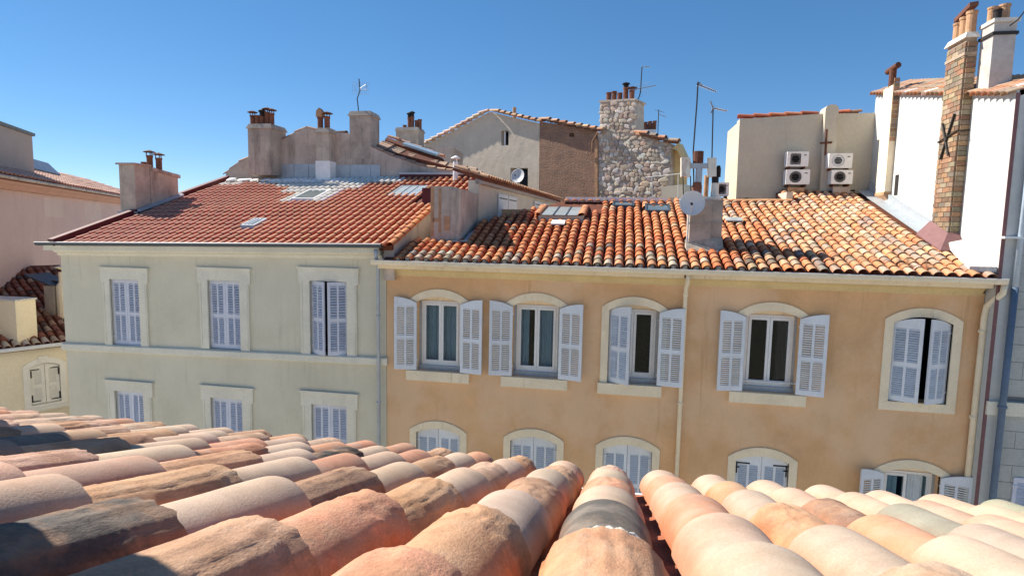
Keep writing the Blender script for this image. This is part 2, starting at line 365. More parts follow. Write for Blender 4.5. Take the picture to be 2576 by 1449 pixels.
def shutter(house,bank,hx,Y,zb,zs,w,rise_total,side,ang,matk,nsl=14,single=True,iron=False,label=None,hasarch=True,off=.03):
    """hx hinge x; side +1 = left leaf (closed it runs towards +x), -1 = right leaf; ang 0 closed .. 180 folded on the wall"""
    a=R_(ang); d=V((side*math.cos(a),-math.sin(a),0)); nrm=V((-side*math.sin(a)*1.0,-math.cos(a),0))  # nrm: outer face when closed
    t=.032; org=V((hx,Y-off if ang>90 else Y+.045,0))
    def to3(s_,z,dd): 
        p=org+d*s_; p=p-nrm*dd; return V((p.x,p.y,z))
    def top(s_): return zs+(arch_h(s_,0,2*w,rise_total) if hasarch else 0)
    out=[(0,zb),(w,zb)]+[(w*k/6,top(w*k/6)) for k in range(6,-1,-1)]
    st=.065; mul=.045; zt=zs-.03 ; zmid=zb+(zs-zb)*.485
    pans=[]
    x0,x1=st,w-st; xm=(x0+x1)/2
    for (za,zc) in ((zb+.11,zmid-.045),(zmid+.045,zt-.06)):
        for (xa,xb) in ((x0,xm-mul/2),(xm+mul/2,x1)): pans.append((xa,xb,za,zc))
    mb=MB(); slab(mb,out,[[(p[0],p[2]),(p[1],p[2]),(p[1],p[3]),(p[0],p[3])] for p in pans],to3,t)
    sh=mb.obj('shutter',MT[matk],house,label=label)
    for (xa,xb,za,zc) in pans:
        ph=(zc-za)/nsl
        base=None
        for k in range(nsl):
            z=za+(k+.5)*ph
            c=to3((xa+xb)/2,z,t/2); up=V((0,0,1))
            ax=d*((xb-xa)/2+.003); dn=(nrm*.62-up*.78).normalized(); th=dn.cross(d).normalized()
            if single and bank.n<290:
                if base is None:
                    m1=MB(); m1.obox((0,0,0),ax,dn*(ph*.42),th*.0035); base=m1.mesh('slat',MT[matk])
                o=link('slat',base,sh); o.matrix_basis=Matrix.Translation(c); bank.n+=1
            else: bank.mb.obox(c,ax,dn*(ph*.42),th*.0035)
    hm=MB()
    for z in (zb+.22,zs-.16):
        c=to3(.03,z,-.008); hm.obox(c,d*.05,nrm*.008,V((0,0,.014)))
    hm.obj('hinge',MT['iron' if iron else matk],sh)
    if iron:
        im=MB()
        for z in (zs-.06,zb+.12):
            im.obox(to3(w*.28,z,-.006),d*(w*.28),nrm*.006,V((0,0,.014)))
        im.obox(to3(.03,(zs-.06+zs-.28)/2,-.006),d*.014,nrm*.006,V((0,0,.12)))
        im.obj('strap',MT['iron'],sh)
    return sh
def casement(house,xl,xr,zb,zt,Y,curtain=0,open_right=False):
    """white two-leaf window, its panes, curtains, and the dark room behind"""
    mb=MB(); f=.05
    slab(mb,[(xl,zb),(xr,zb),(xr,zt),(xl,zt)],[[(xl+f,zb+f),(xr-f,zb+f),(xr-f,zt-f),(xl+f,zt-f)]],lambda u,z,d:V((u,Y+d,z)),.06)
    fr=mb.obj('window_frame',MT['white_frame'],house)
    xm=(xl+xr)/2
    for k,(a,b) in enumerate(((xl+f,xm),(xm,xr-f))):
        mb=MB(); g=.055
        if open_right and k==1:
            ang=R_(62); hg=V((b,Y+.01,0)); dv=V((-math.cos(ang),math.sin(ang),0)); nv=V((math.sin(ang),math.cos(ang),0))
            t3=lambda u,z,d:V(((hg+dv*(b-u)+nv*d).x,(hg+dv*(b-u)+nv*d).y,z))
        else: t3=lambda u,z,d:V((u,Y-.012+d,z))
        slab(mb,[(a+.003,zb+f),(b-.003,zb+f),(b-.003,zt-f),(a+.003,zt-f)],[[(a+g,zb+f+g+.02),(b-g,zb+f+g+.02),(b-g,zt-f-g),(a+g,zt-f-g)]],t3,.05)
        c=mb.obj('sash',MT['white_frame'],fr)
        mb=MB(); q=[(a+g-.01,zb+f+g),(b-g+.01,zb+f+g),(b-g+.01,zt-f-g+.01),(a+g-.01,zt-f-g+.01)]
        mb.prism([t3(u,z,.022) for u,z in q],t3(0,0,.028)-t3(0,0,.022)); mb.obj('pane',MT['glass'],fr)
    if curtain:
        mb=MB(); n=64; vs=[];fs=[]
        for k in range(n+1):
            u=xl+.02+(xr-xl-.04)*k/n
            y=Y+.16+.03*math.sin(k*1.25)+.015*math.sin(k*.53+1)
            lim=1.0
            vs+=[(u,y,zb+.05),(u,y,zt-.06)]
        for k in range(n):
            u=(k+.5)/n
            if curtain==2 and .28<u<.44: continue
            if curtain==1 and (.40<u<.5): continue
            fs.append((2*k,2*k+2,2*k+3,2*k+1))
        mb.add(vs,fs); mb.obj('curtain',MT['curtain'],fr,smooth=True)
    return fr
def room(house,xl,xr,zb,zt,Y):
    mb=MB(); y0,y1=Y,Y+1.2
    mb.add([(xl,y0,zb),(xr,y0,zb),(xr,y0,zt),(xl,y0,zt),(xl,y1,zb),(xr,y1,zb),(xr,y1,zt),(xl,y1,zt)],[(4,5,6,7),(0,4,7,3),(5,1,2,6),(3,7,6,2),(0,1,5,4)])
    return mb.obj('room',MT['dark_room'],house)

# ================================================================== SETTING
g=MB(); g.add([(-1500,-1500,0),(1500,-1500,0),(1500,1500,0),(-1500,1500,0)],[(0,1,2,3)]); tag(g.obj('ground',MT['pavement']),None,None,kind='structure')
g=MB(); g.box(-60,60,4.4,10.8,.002,.006); tag(g.obj('road',MT['pale_paving']),None,None,kind='structure')
for n_,a,b in (('pavement_near',2.9,4.4),('pavement_far',10.8,12.6)):
    g=MB(); g.box(-60,60,a,b,.002,.13); tag(g.obj(n_,MT['pavement']),None,None,kind='structure')

D=12.6
TS=math.tan(R_(17.94)); CS,SN=math.cos(R_(17.94)),math.sin(R_(17.94))
XU=V((1,0,0)); VU=V((0,CS,SN)); NU=V((0,-SN,CS))

# ================================================================== FOREGROUND HOUSE
fgh=thing('near_house','near house whose pale weathered clay tile roof fills the bottom of the picture','house',(0,-1,0))
FS=math.tan(R_(19.43)); fc,fs_=math.cos(R_(19.43)),math.sin(R_(19.43))
FV=V((0,-fc,fs_)); FN=V((0,fs_,fc))          # FV up the slope (towards the camera)
def fz(y): return 12-.165-.094-FS*y
mb=MB(); mb.box(-9,6,-7.9,2.35,0,9.8); mb.obj('wall',MT['beige_plaster'],fgh)
pl=[V((-9,2.72,fz(2.72)-.035)),V((6,2.72,fz(2.72)-.035)),V((6,-1.5,fz(-1.5)-.035)),V((-9,-1.5,fz(-1.5)-.035))]
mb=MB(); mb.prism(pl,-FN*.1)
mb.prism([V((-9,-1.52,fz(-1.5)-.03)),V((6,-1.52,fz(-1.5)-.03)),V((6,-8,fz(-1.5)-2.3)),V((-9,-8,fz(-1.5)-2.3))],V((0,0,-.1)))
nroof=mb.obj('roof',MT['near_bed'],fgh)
def near_tile(kind,seed):
    """close-up cover tile; kind smooth, ridged or crumbly"""
    rs=random.Random(seed); L=.455; wu,wl=.080,.0965; h=.089; t=.014; nu,nv=(30,22) if kind=='smooth' else (46,56)
    off=V((rs.uniform(0,90),rs.uniform(0,90),rs.uniform(0,90))); vs=[]; n=nu+1
    tw=rs.uniform(-.004,.004); NZ=noise.noise
    for j in range(nv+1):
        f=j/nv
        for k in range(n):
            a=math.pi*k/nu; ca,sa=math.cos(a),math.sin(a)
            w=wu+(wl-wu)*f; hh=h*(.86+.14*f); y=L*f
            amp=.0010*NZ(V((a*1.5,y*9,0))+off)+.0020*NZ(V((a*.8,y*3.5,4))+off)
            if kind=='ridged':
                q=a*3.1+.55*NZ(V((a*1.1,y*6,1))+off)+.25*NZ(V((a*3,y*15,2))+off)
                fr=q-math.floor(q); st=rs.random() if False else NZ(V((math.floor(q)*3.7,y*2.2,5))+off)
                amp+=.0036*max(0,min(1,.6+st*1.6))*(fr**2.2-.5)+.0009*NZ(V((a*12,y*34,7))+off)+.0005*NZ(V((a*30,y*80,8))+off)
            elif kind=='crumbly':
                q=NZ(V((a*1.25,y*5.5,2))+off)+.45*NZ(V((a*3.2,y*16,3))+off)+.18*NZ(V((a*8,y*40,6))+off)+.9*(f-.72)-.12
                msk=max(0,min(1,q*9)); rough=NZ(V((a*6,y*30,0))+off)+.6*NZ(V((a*14,y*70,1))+off)
                amp+=msk*(-.0032+.0017*rough)+.0004*NZ(V((a*20,y*60,7))+off)
            rad=1+amp/h; ye=y
            if f>.9: ye+=(.013 if kind!='smooth' else .0035)*NZ(V((a*4.5,0,9))+off)*(f-.9)/.1+(.006 if kind!='smooth' else .001)*NZ(V((a*13,0,5))+off)*(f-.9)/.1
            if f>.985: rad-=.006
            vs.append((-w*ca*rad+tw*f,ye,hh*sa*rad))
    fsx=[]
    for j in range(nv):
        for k in range(nu): fsx.append((j*n+k,(j+1)*n+k,(j+1)*n+k+1,j*n+k+1))
    b0=len(vs); vs+=[vs[nv*n+k] for k in range(n)]
    for (y,sc_) in ((L-.0015,1-t/h),(L-.14,1-t/h*1.1)):
        for k in range(n):
            a=math.pi*k/nu; vs.append((-(wl)*math.cos(a)*sc_,vs[nv*n+k][1] if y>L-.01 else y,h*math.sin(a)*sc_))
    for k in range(nu):
        fsx.append((b0+k,b0+n+k,b0+n+k+1,b0+k+1)); fsx.append((b0+n+k,b0+2*n+k,b0+2*n+k+1,b0+n+k+1))
    mb=MB(); mb.add(vs,fsx); return mb.mesh('tile',MT['tile_near' if kind=='smooth' else 'tile_near_rough'],True)
NT={'s':[near_tile('smooth',i) for i in range(4)],'r':[near_tile('ridged',20+i) for i in range(5)],'c':[near_tile('crumbly',40+i) for i in range(6)]}
NC={'cream':(0.530,0.385,0.285),'grey':(0.455,0.355,0.275),'pink':(0.530,0.335,0.250),'salmon':(0.535,0.262,0.165),'ochre':(0.520,0.298,0.178),'tan':(0.464,0.288,0.184),'dark':(0.060,0.054,0.051),'slate':(0.112,0.100,0.092),'brown':(0.264,0.160,0.112),'green':(0.304,0.296,0.224)}
SPEC={ # (row, course from the eave): (surface, colour)
(0,0):('c','pink'),(0,1):('s','grey'),(0,2):('c','salmon'),(0,3):('s','grey'),(0,4):('s','slate'),(0,5):('r','ochre'),(0,6):('s','cream'),
(1,0):('s','cream'),(1,1):('s','salmon'),(1,2):('s','grey'),(1,3):('s','salmon'),(1,4):('s','cream'),(1,5):('s','grey'),
(2,0):('s','cream'),(2,1):('s','ochre'),(2,2):('s','grey'),(2,3):('c','ochre'),(2,4):('s','grey'),(2,5):('c','cream'),
(3,0):('s','cream'),(3,1):('s','pink'),(3,2):('c','brown'),(3,3):('s','salmon'),(3,4):('s','cream'),(3,5):('s','pink'),
(4,0):('s','cream'),(4,1):('s','cream'),(4,2):('s','green'),(4,3):('s','grey'),(4,4):('s','cream'),
(5,0):('s','cream'),(5,1):('s','pink'),(5,2):('s','pink'),(5,3):('s','cream'),(5,4):('s','slate'),
(6,0):('s','cream'),(6,1):('s','cream'),(6,2):('s','ochre'),(6,3):('s','cream'),(7,0):('s','green'),(7,1):('s','cream'),(8,0):('s','cream'),
(-1,0):('s','pink'),(-1,1):('c','tan'),(-1,2):('s','grey'),(-1,3):('c','tan'),(-1,4):('s','grey'),(-1,5):('c','ochre'),(-1,6):('c','salmon'),
(-2,0):('c','ochre'),(-2,1):('s','cream'),(-2,2):('c','pink'),(-2,3):('s','cream'),(-2,4):('r','ochre'),(-2,5):('c','salmon'),(-2,6):('r','tan'),
(-3,0):('s','salmon'),(-3,1):('s','cream'),(-3,2):('c','tan'),(-3,3):('s','cream'),(-3,4):('r','brown'),(-3,5):('s','cream'),(-3,6):('r','slate'),
(-4,0):('r','tan'),(-4,1):('s','salmon'),(-4,2):('s','cream'),(-4,3):('s','salmon'),(-4,4):('s','cream'),(-4,5):('r','ochre'),(-4,6):('s','pink'),
(-5,0):('s','salmon'),(-5,1):('s','cream'),(-5,2):('r','dark'),(-5,3):('s','cream'),(-5,4):('r','ochre'),(-5,5):('s','pink'),(-5,6):('s','pink'),
(-6,0):('s','salmon'),(-6,1):('s','salmon'),(-6,2):('s','cream'),(-6,3):('c','salmon'),(-6,4):('s','cream'),(-6,5):('r','pink'),
(-7,1):('s','cream'),(-7,2):('s','salmon'),(-7,3):('s','cream'),(-7,4):('r','tan'),(-7,5):('s','slate'),(-8,2):('s','cream'),(-8,3):('c','tan'),(-8,4):('s','slate'),(-9,2):('r','tan'),(-9,4):('c','brown')}
def eave_y(x): return 2.53+(min(.34,-x*.30) if x<0 else 0)
PX,EX=.22,.345
prng=random.Random(11)
for i in range(-24,13):
    x=PX*i+prng.uniform(-.006,.006)
    for j in range(8):
        yl=eave_y(x)-EX*j+prng.uniform(-.022,.022)
        if yl<.15: continue
        k=SPEC.get((i,j))
        if k is None:
            kk=pick([(6,'s'),(2,'c'),(1.6,'r')]) if i<0 else pick([(8,'s'),(1,'c')])
            cc=pick([(5,'cream'),(3,'pink'),(3,'salmon'),(2,'grey'),(1.6,'ochre'),(1,'tan'),(.6,'slate')])
            if kk=='s' and cc in('slate',): cc='cream'
            k=(kk,cc)
        me=prng.choice(NT[k[0]])
        d=(-FV+FN*.05).normalized(); d=(d+V((prng.uniform(-.016,.016),0,0))).normalized()
        xx=d.cross(FN).normalized(); zz=xx.cross(d).normalized()
        s=1+prng.uniform(-.03,.03)
        M=Matrix((xx*s,d,zz*(1+prng.uniform(-.03,.05)))).transposed().to_4x4()
        p=V((x,yl,fz(yl)))-d*.455+FN*(.018+prng.uniform(0,.004)); M.translation=p
        o=link('tile',me,nroof); o.matrix_basis=M; o.color=(*jitcol(NC[k[1]],.07,.03),1)
mb=MB()   # channel tiles between the cover rows
for i in range(-24,13):
    x=PX*(i+.5)
    for j in range(8):
        yl=eave_y(x)+.05-EX*j
        vs=[]
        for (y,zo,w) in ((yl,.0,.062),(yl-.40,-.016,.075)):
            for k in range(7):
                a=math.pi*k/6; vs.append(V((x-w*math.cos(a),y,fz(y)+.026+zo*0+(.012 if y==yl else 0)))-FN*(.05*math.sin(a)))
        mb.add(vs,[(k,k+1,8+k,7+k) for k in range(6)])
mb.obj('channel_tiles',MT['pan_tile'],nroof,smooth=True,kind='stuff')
def blob(mb,c,r,seed,fl=.6,nrm=V((0,0,1))):
    rs=V((seed*3.1,seed*1.7,seed*.9)); vs=[];fs=[]; nu,nv=10,6
    a=nrm.orthogonal().normalized(); b=nrm.cross(a)
    for j in range(nv+1):
        th=math.pi*j/nv
        for k in range(nu):
            ph=2*math.pi*k/nu; q=V((math.sin(th)*math.cos(ph),math.sin(th)*math.sin(ph),math.cos(th)))
            rr=r*(1+.45*noise.noise(q*1.6+rs)); vs.append(V(c)+(a*q.x+b*q.y+nrm*q.z*fl)*rr)
    for j in range(nv):
        for k in range(nu): fs.append((j*nu+k,(j+1)*nu+k,(j+1)*nu+(k+1)%nu,j*nu+(k+1)%nu))
    mb.add(vs,fs)
def near_surface(x,y,i):
    q=(x-PX*i)/.098; return fz(y)+.036+.089*math.sqrt(max(0,1-q*q))
fc_=math.cos(R_(19.43)); mb=MB(); vs=[]; nA,nB=40,7      # ragged band of white mortar on the dark tile
for q in range(nA+1):
    a=R_(38)+R_(100)*q/nA
    w0=.020+.016*noise.noise(V((q*.17,0,1)))+.006*noise.noise(V((q*.43,3,1)))
    for r in range(nB+1):
        t=r/nB; y=.90+max(.010,w0)*t*3.6; th=.013*math.sin(math.pi*min(1,t*.98+.02))*(1+.5*noise.noise(V((q*.35,r*.6,7))))
        R__=.0805+th; vs.append((-(.0815+th)*math.cos(a),y,fz(y)+.002+(R__)*math.sin(a)/fc_))
mb.add(vs,[(q*(nB+1)+r,q*(nB+1)+r+1,(q+1)*(nB+1)+r+1,(q+1)*(nB+1)+r) for q in range(nA) for r in range(nB)]); mb.obj('mortar',MT['mortar'],nroof,smooth=True)
mb=MB()  # eave gutter
for a,b in ((-9,6),):
    pr=[(2.66+.055*math.cos(t),fz(2.6)-.075+.055*math.sin(t)) for t in [math.pi+math.pi*k/8 for k in range(9)]]
    pr2=[(2.66+.05*math.cos(t),fz(2.6)-.073+.05*math.sin(t)) for t in [2*math.pi-math.pi*k/8 for k in range(9)]]
    mb.prism([(a,y,z) for y,z in pr+pr2],(b-a,0,0)); mb.tube([(a,2.72,fz(2.6)-.072),(b,2.72,fz(2.6)-.072)],.012,8)
mb.obj('gutter',MT['white_metal'],fgh)
# unseen dormer and chimney boxes added outside the frame to cast the tile shadows
mb=MB(); mb.box(-2.2,-1.22,-2.4,.70,10.6,12.55); mb.box(-2.3,-1.19,-2.5,.74,12.55,12.6); mb.obj('dormer',MT['beige_plaster'],fgh)
mb=MB(); mb.box(-3.4,-2.88,1.42,2.0,10.2,12.62); mb.box(-3.45,-2.84,1.37,2.05,12.62,12.70); mb.obj('chimney',MT['weathered_chimney'],fgh)

# ================================================================== ORANGE HOUSE
oh=thing('orange_house','orange plastered terrace house with pale blue louvred shutters and arched cream window surrounds','house',(1,13,0))
OX0,OX1=-5.27,6.97
cxs=[-4.0,-1.755,.365,3.15,5.945]; HW=.53
UPW=[(c-HW,c+HW,8.72,10.32,.125) for c in cxs]
LOW=[(c-HW,c+HW,5.65,7.235,.125) for c in (-4.005,-1.755,.335,3.13,5.975)]
holes=[arch(*q) for q in UPW+LOW]
mb=MB(); slab(mb,[(OX0,0),(OX1,0),(OX1,10.95),(OX0,10.95)],holes,lambda u,z,d:V((u,D+d,z)),.3)
mb.box(OX0,OX0+.2,D+.3,19,0,11.0); mb.box(OX1-.2,OX1,D+.3,19,0,11.0); mb.box(OX0,OX1,17.0,17.2,0,12.6)
mb.obj('wall',MT['orange_plaster'],oh)
obank=SlatBank(oh)
OB=.16
for k,(xl,xr,zb,zs,ri) in enumerate(UPW+LOW):
    closed=(k==4) or (5<=k<=8)
    # surround
    mb=MB()
    full=k in (2,4) or k>=5
    ain=arch(xl,xr,zb,zs,ri,12); 
    aout=arch(xl-OB,xr+OB,zb,zs+.06,ri+.12,12)
    if full:
        slab(mb,aout,[[(p[0],p[1]+(.0005 if q<2 else 0)) for q,p in enumerate(ain)]],lambda u,z,d:V((u,D-.03+d,z)),.03+.06)
    else:
        o_=aout[2:]; i_=ain[2:]
        mb.prism([V((p[0],D-.03,p[1])) for p in o_]+[V((p[0],D-.03,p[1])) for p in reversed(i_)],(0,.09,0))
        for a,b in ((xl-OB*.35,xl-.002),(xr+.002,xr+OB*.35)): mb.box(a,b,D-.02,D+.05,zb,zs-.002)
    mb.obj('window_surround',MT['cream_trim'],oh)
    mb=MB(); e=.24 if not full else .17
    if k in (2,): mb.box(xl-.20,xr+.10,D-.09,D+.18,zb-.24,zb-.002)
    elif k==4: mb.box(xl-OB,xr+OB,D-.032,D+.18,zb-.18,zb-.002)
    else: mb.box(xl-e,xr+e-.04,D-.08,D+.18,zb-.23,zb-.002)
    mb.obj('sill',MT['cream_trim'],oh)
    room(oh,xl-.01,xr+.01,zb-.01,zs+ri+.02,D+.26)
    if not closed:
        zt=zs-.0 if k!=9 else zs-.02
        casement(oh,xl+.06,xr-.06,zb+.10,zt+.01,D+.17,curtain={0:1,1:2,9:1}.get(k,0),open_right=(k==9))
        mb=MB(); 
        mb.prism([V((p[0],D+.19,p[1])) for p in arch(xl,xr,zt+.012,zs+.013,ri,10)],(0,.05,0)); mb.obj('arch_infill',MT['cream_trim'],oh)
        mb=MB(); mb.box(xl,xr,D+.12,D+.26,zb,zb+.10); mb.box(xl,xl+.06,D+.18,D+.26,zb+.10,zt); mb.box(xr-.06,xr,D+.18,D+.26,zb+.10,zt); mb.obj('window_bed',MT['zinc'],oh)
order=[4,3,2,1,0,9,8,7,6,5]
ANG={0:(173,171),1:(174,168),2:(33,172),3:(172,170),4:(25,29),5:(1,1),6:(1,1),7:(1,1),8:(1,1),9:(160,165)}
for k in order:
    xl,xr,zb,zs,ri=(UPW+LOW)[k]; wl=(xr-xl)/2-.008
    a,b=ANG[k]
    shutter(oh,obank,xl+.004,D,zb+.015,zs-.02,wl,ri,1,a,'shutter_blue',nsl=14,iron=k==8)
    shutter(oh,obank,xr-.004,D,zb+.015,zs-.02,wl,ri,-1,b,'shutter_blue',nsl=14,iron=k==8)
obank.close('shutter_blue')
mb=MB(); mb.tube([(UPW[3][0]-.0,D+.08,8.93),(UPW[3][1]+.0,D+.08,8.93)],.012,8); mb.obj('window_rail',MT['white_metal'],oh)
# cornice, gutter
def xprism(mb,x0,x1,prof,k=0): mb.prism([(x0,y,z) for y,z in prof],(x1-x0,0,0))
mb=MB(); cove=[(D-.0,10.90)]+[(D-.02-.2*(1-math.cos(t)),10.92+.15*math.sin(t)) for t in [math.pi/2*k/6 for k in range(7)]]+[(D+.05,11.07)]
xprism(mb,OX0-.04,OX1-.05,cove); mb.obj('cornice_cove',MT['yellow_trim'],oh)
for xa,xb in ((OX0-.1,1.335),(1.455,OX1-.02)):
    mb=MB(); mb.box(xa,xb,D-.27,D+.1,11.072,11.17); mb.box(xa-.0,xb,D-.30,D+.1,11.17,11.20); mb.obj('cornice_band',MT['cream_trim'],oh)
mb=MB(); gp=[(D-.33,11.20),(D-.40,11.155),(D-.435,11.165),(D-.45,11.20),(D-.455,11.262),(D-.445,11.262),(D-.435,11.2),(D-.40,11.17),(D-.33,11.215)]
xprism(mb,OX0-.2,OX1+.12,gp); mb.box(OX0-.2,OX1+.12,D-.33,D-.26,11.203,11.23); mb.obj('gutter',MT['cream_trim'],oh)
mb=MB(); mb.tube([(OX0-.2,D-.452,11.265),(OX1+.12,D-.452,11.265)],.008,6); mb.obj('gutter_bead',MT['white_metal'],oh)
# downpipes
mb=MB(); mb.tube([(1.395,D-.36,11.16),(1.395,D-.34,11.02),(1.395,D-.10,10.85),(1.395,D-.07,10.7),(1.395,D-.07,0.2)],.045,12)
for z in (10.68,8.35,6.1): mb.lathe((1.395,D-.07,z),[(.047,0),(.056,.01),(.056,.06),(.047,.07)],12)
mb.obj('downpipe',MT['cream_trim'],oh,smooth=True)
mb=MB(); mb.tube([(OX1+.10,D-.38,11.16),(OX1+.09,D-.36,11.0),(OX1-.02,D-.12,10.72),(OX1-.03,D-.1,10.5),(OX1-.05,D-.1,.2)],.055,12)
for z in (10.2,8.5,6.3): mb.lathe((OX1-.045,D-.1,z),[(.057,0),(.066,.01),(.066,.05),(.057,.06)],12)
mb.obj('downpipe',MT['cream_trim'],oh,smooth=True)
# roof
OE=V((0,12.20,11.25))
def oz(y): return OE.y and OE.z+(y-OE.y)*TS
XW=6.97
def leftlim(y): return -4.98 if y<13.42 else (-3.72 if y<14.8 else -3.72+.86*(y-14.8))
roof_pts=[(OX0+.05,12.30),(6.93,12.30),(6.93,18.3),(4.45,18.3),(4.45,17.15),(-1.69,17.15),(-3.7,14.8),(-3.7,13.5),(OX0+.05,13.5)]
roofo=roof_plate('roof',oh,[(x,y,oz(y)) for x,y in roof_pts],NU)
CHX0,CHX1,CHY0,CHY1=1.50,1.95,13.33,13.95
def oskip(c,a,b):
    x,y=c.x,c.y
    if x<leftlim(y)+.07: return True
    if x>6.60 and y>13.6: return True
    if x>6.42 and 13.65<y<14.3 : return True
    if x>6.85: return True
    if y>(17.15 if x<4.4 else 18.25): return True
    if CHX0-.03<x<2.22 and CHY0-.02<y<CHY1+.1: return True
    if -2.15<x<-.52 and 15.1<y<17.05 and x<-.95+.4*(y-15.1)*.62+.1: return True
    for (x0,x1,y0,y1) in SKY:
        if x0<x<x1 and y0<y<y1: return True
    return False
SKY=[(-.24,.36,16.38,16.8),(.64,1.30,15.93,16.55)]
redp=[(5,(.53,.18,.07)),(4,(.57,.23,.10)),(2,(.44,.135,.055)),(1,(.52,.30,.18)),(.35,(.26,.18,.12))]
rgtp=[(3.4,(.56,.275,.14)),(2.4,(.58,.345,.20)),(1.2,(.60,.43,.305)),(1.9,(.40,.30,.225)),(1.1,(.26,.215,.18))]
midp=[(5,(.56,.23,.10)),(3,(.56,.28,.145)),(1.5,(.47,.16,.07)),(1.3,(.40,.27,.17)),(.5,(.22,.165,.12))]
lich=[(2,(.46,.38,.29)),(2,(.34,.265,.19)),(2.6,(.53,.24,.11)),(.7,(.15,.115,.085))]
def ocol(c,i,j):
    x=c.x+random.uniform(-1,1)
    if j<2 and x<2.6: p=lich if random.random()<.62 else midp
    elif j<5 and x<2: p=lich if random.random()<.16 else redp
    elif x>3.2: p=rgtp
    elif x>.9: p=midp
    else: p=redp
    r=max(0,min(.999,.78*random.random()+.22*(.5+1.2*noise.noise(V((c.x*.9,c.y*.9,2))))))
    t_=r*sum(w_ for w_,_ in p)
    for w_,q in p:
        t_-=w_
        if t_<=0: break
    return jitcol(q,.12,.05)
ot=barrel('tile',.40,.078,.098,.085,.014,8)
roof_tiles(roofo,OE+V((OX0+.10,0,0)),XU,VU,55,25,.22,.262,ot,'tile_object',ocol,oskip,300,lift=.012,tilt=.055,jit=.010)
mb=MB()   # mortar plugs in the open tile ends along the eave
for i in range(55):
    x=OX0+.10+(i+.5)*.22
    if x<-5 or x>6.8: continue
    if x<3.0: blob(mb,(x,12.24,oz(12.24)+.045),.062,i,1.0,V((0,-1,0)))
mb.obj('eave_mortar',MT['mortar_old'],roofo,smooth=True,kind='stuff')
# flashing along the white wall, mortar fillet at the foot
mb=MB(); P=lambda x,y,h=0:V((x,y,oz(y)+h))
mb.prism([P(6.62,14.35,.07),P(6.93,14.35,.10),P(6.93,18.25,.10),P(6.62,18.25,.07)],(0,0,.02)); mb.prism([P(6.90,14.35,.10),P(6.90,18.25,.10),P(6.90,18.25,.32),P(6.90,14.35,.32)],(.05,0,0)); mb.obj('flashing',MT['zinc'],roofo)
mb=MB(); mb.prism([P(6.55,12.4,.06),P(6.95,12.3,.1),P(6.95,13.5,.2),P(6.7,13.5,.14)],(0,0,.10)); mb.obj('mortar_fillet',MT['mortar'],roofo)
mb=MB(); 
for xa,xb in ((-1.6,1.3),):
    mb.box(xa,xb,17.02,17.3,oz(17.1)+.0,oz(17.1)+.14)
mb.obj('ridge_flashing',MT['mortar_white'],roofo)
rt=barrel('ridge_tile',.42,.10,.11,.075,.012,8); rme=rt.mesh('ridge_tile',MT['tile_object'],True)
for k in range(7):
    o=link('ridge_tile',rme,roofo); M=Matrix(((0,1,0),(-1,0,0),(0,0,1))).to_4x4(); M=Matrix((V((0,-1,0)),V((1,0,0)),V((0,0,1)))).transposed().to_4x4(); M.translation=V((2.35+k*.30,17.12,oz(17.1)+.05+.004*k)); o.matrix_basis=M; o.color=(*jitcol((.66,.36,.18)),1)
# skylights
def rooflight(parent,x0,x1,y0,y1,zf,up,matf,matg,bars=0):
    """glazed frame lying on a roof slope"""
    mb=MB(); f=.05; t3=lambda u,v_,d:V((u,v_,zf(v_)+up-d))
    slab(mb,[(x0,y0),(x1,y0),(x1,y1),(x0,y1)],[[(x0+f,y0+f),(x1-f,y0+f),(x1-f,y1-f),(x0+f,y1-f)]],t3,.10)
    fr=mb.obj('skylight',MT[matf],parent)
    return fr
def glaze(parent,x0,x1,y0,y1,zf,up,matg,nb=0,matb='zinc'):
    w_=(x1-x0)/(nb+1)
    for k in range(nb+1):
        mb=MB(); a,b=x0+k*w_+.012,x0+(k+1)*w_-.012
        mb.prism([V((a,y0,zf(y0)+up)),V((b,y0,zf(y0)+up)),V((b,y1,zf(y1)+up)),V((a,y1,zf(y1)+up))],(0,0,.008)); mb.obj('skylight_pane',MT[matg],parent)
    for k in range(nb):
        x=x0+(k+1)*w_; mb=MB(); mb.prism([V((x-.015,y0,zf(y0)+up-.01)),V((x+.015,y0,zf(y0)+up-.01)),V((x+.015,y1,zf(y1)+up-.01)),V((x-.015,y1,zf(y1)+up-.01))],(0,0,.035)); mb.obj('glazing_bar',MT[matb],parent)
for (x0,x1,y0,y1) in SKY:
    rooflight(roofo,x0,x1,y0,y1,oz,.13,'zinc_dark','skylight_dark'); glaze(roofo,x0+.05,x1-.05,y0+.05,y1-.05,oz,.10,'skylight_dark')
# glazed roof lantern
LZ=lambda y: oz(15.15)+.20+(y-15.15)*.18
mb=MB(); 
mb.prism([(-2.12,15.15,oz(15.15)-.05),(-.95,15.15,oz(15.15)-.05),(-.95,15.15,LZ(15.15)-.02),(-2.12,15.15,LZ(15.15)-.02)],(0,.08,0))
for x in (-2.12,-1.03): mb.prism([(x,15.235,oz(15.15)-.05),(x,16.72,oz(16.7)),(x,16.72,LZ(16.7)-.02),(x,15.235,LZ(15.235)-.02)],(.08,0,0))
mb.obj('lantern_wall',MT['far_plaster'],roofo)
glaze(roofo,-2.06,-1.06,15.1,16.72,LZ,.0,'skylight_glass',2,'zinc_dark')
for x in (-2.16,-.99):
    for k in range(5):
        o=link('tile',rme,roofo); d=V((0,-1,-.18)).normalized(); xx=V((-1,0,0)); M=Matrix((xx,d,xx.cross(d))).transposed().to_4x4(); M.translation=V((x,15.5+k*.30,LZ(15.5+k*.3)+.0)); o.matrix_basis=M; o.color=(*jitcol((.62,.27,.13)),1)
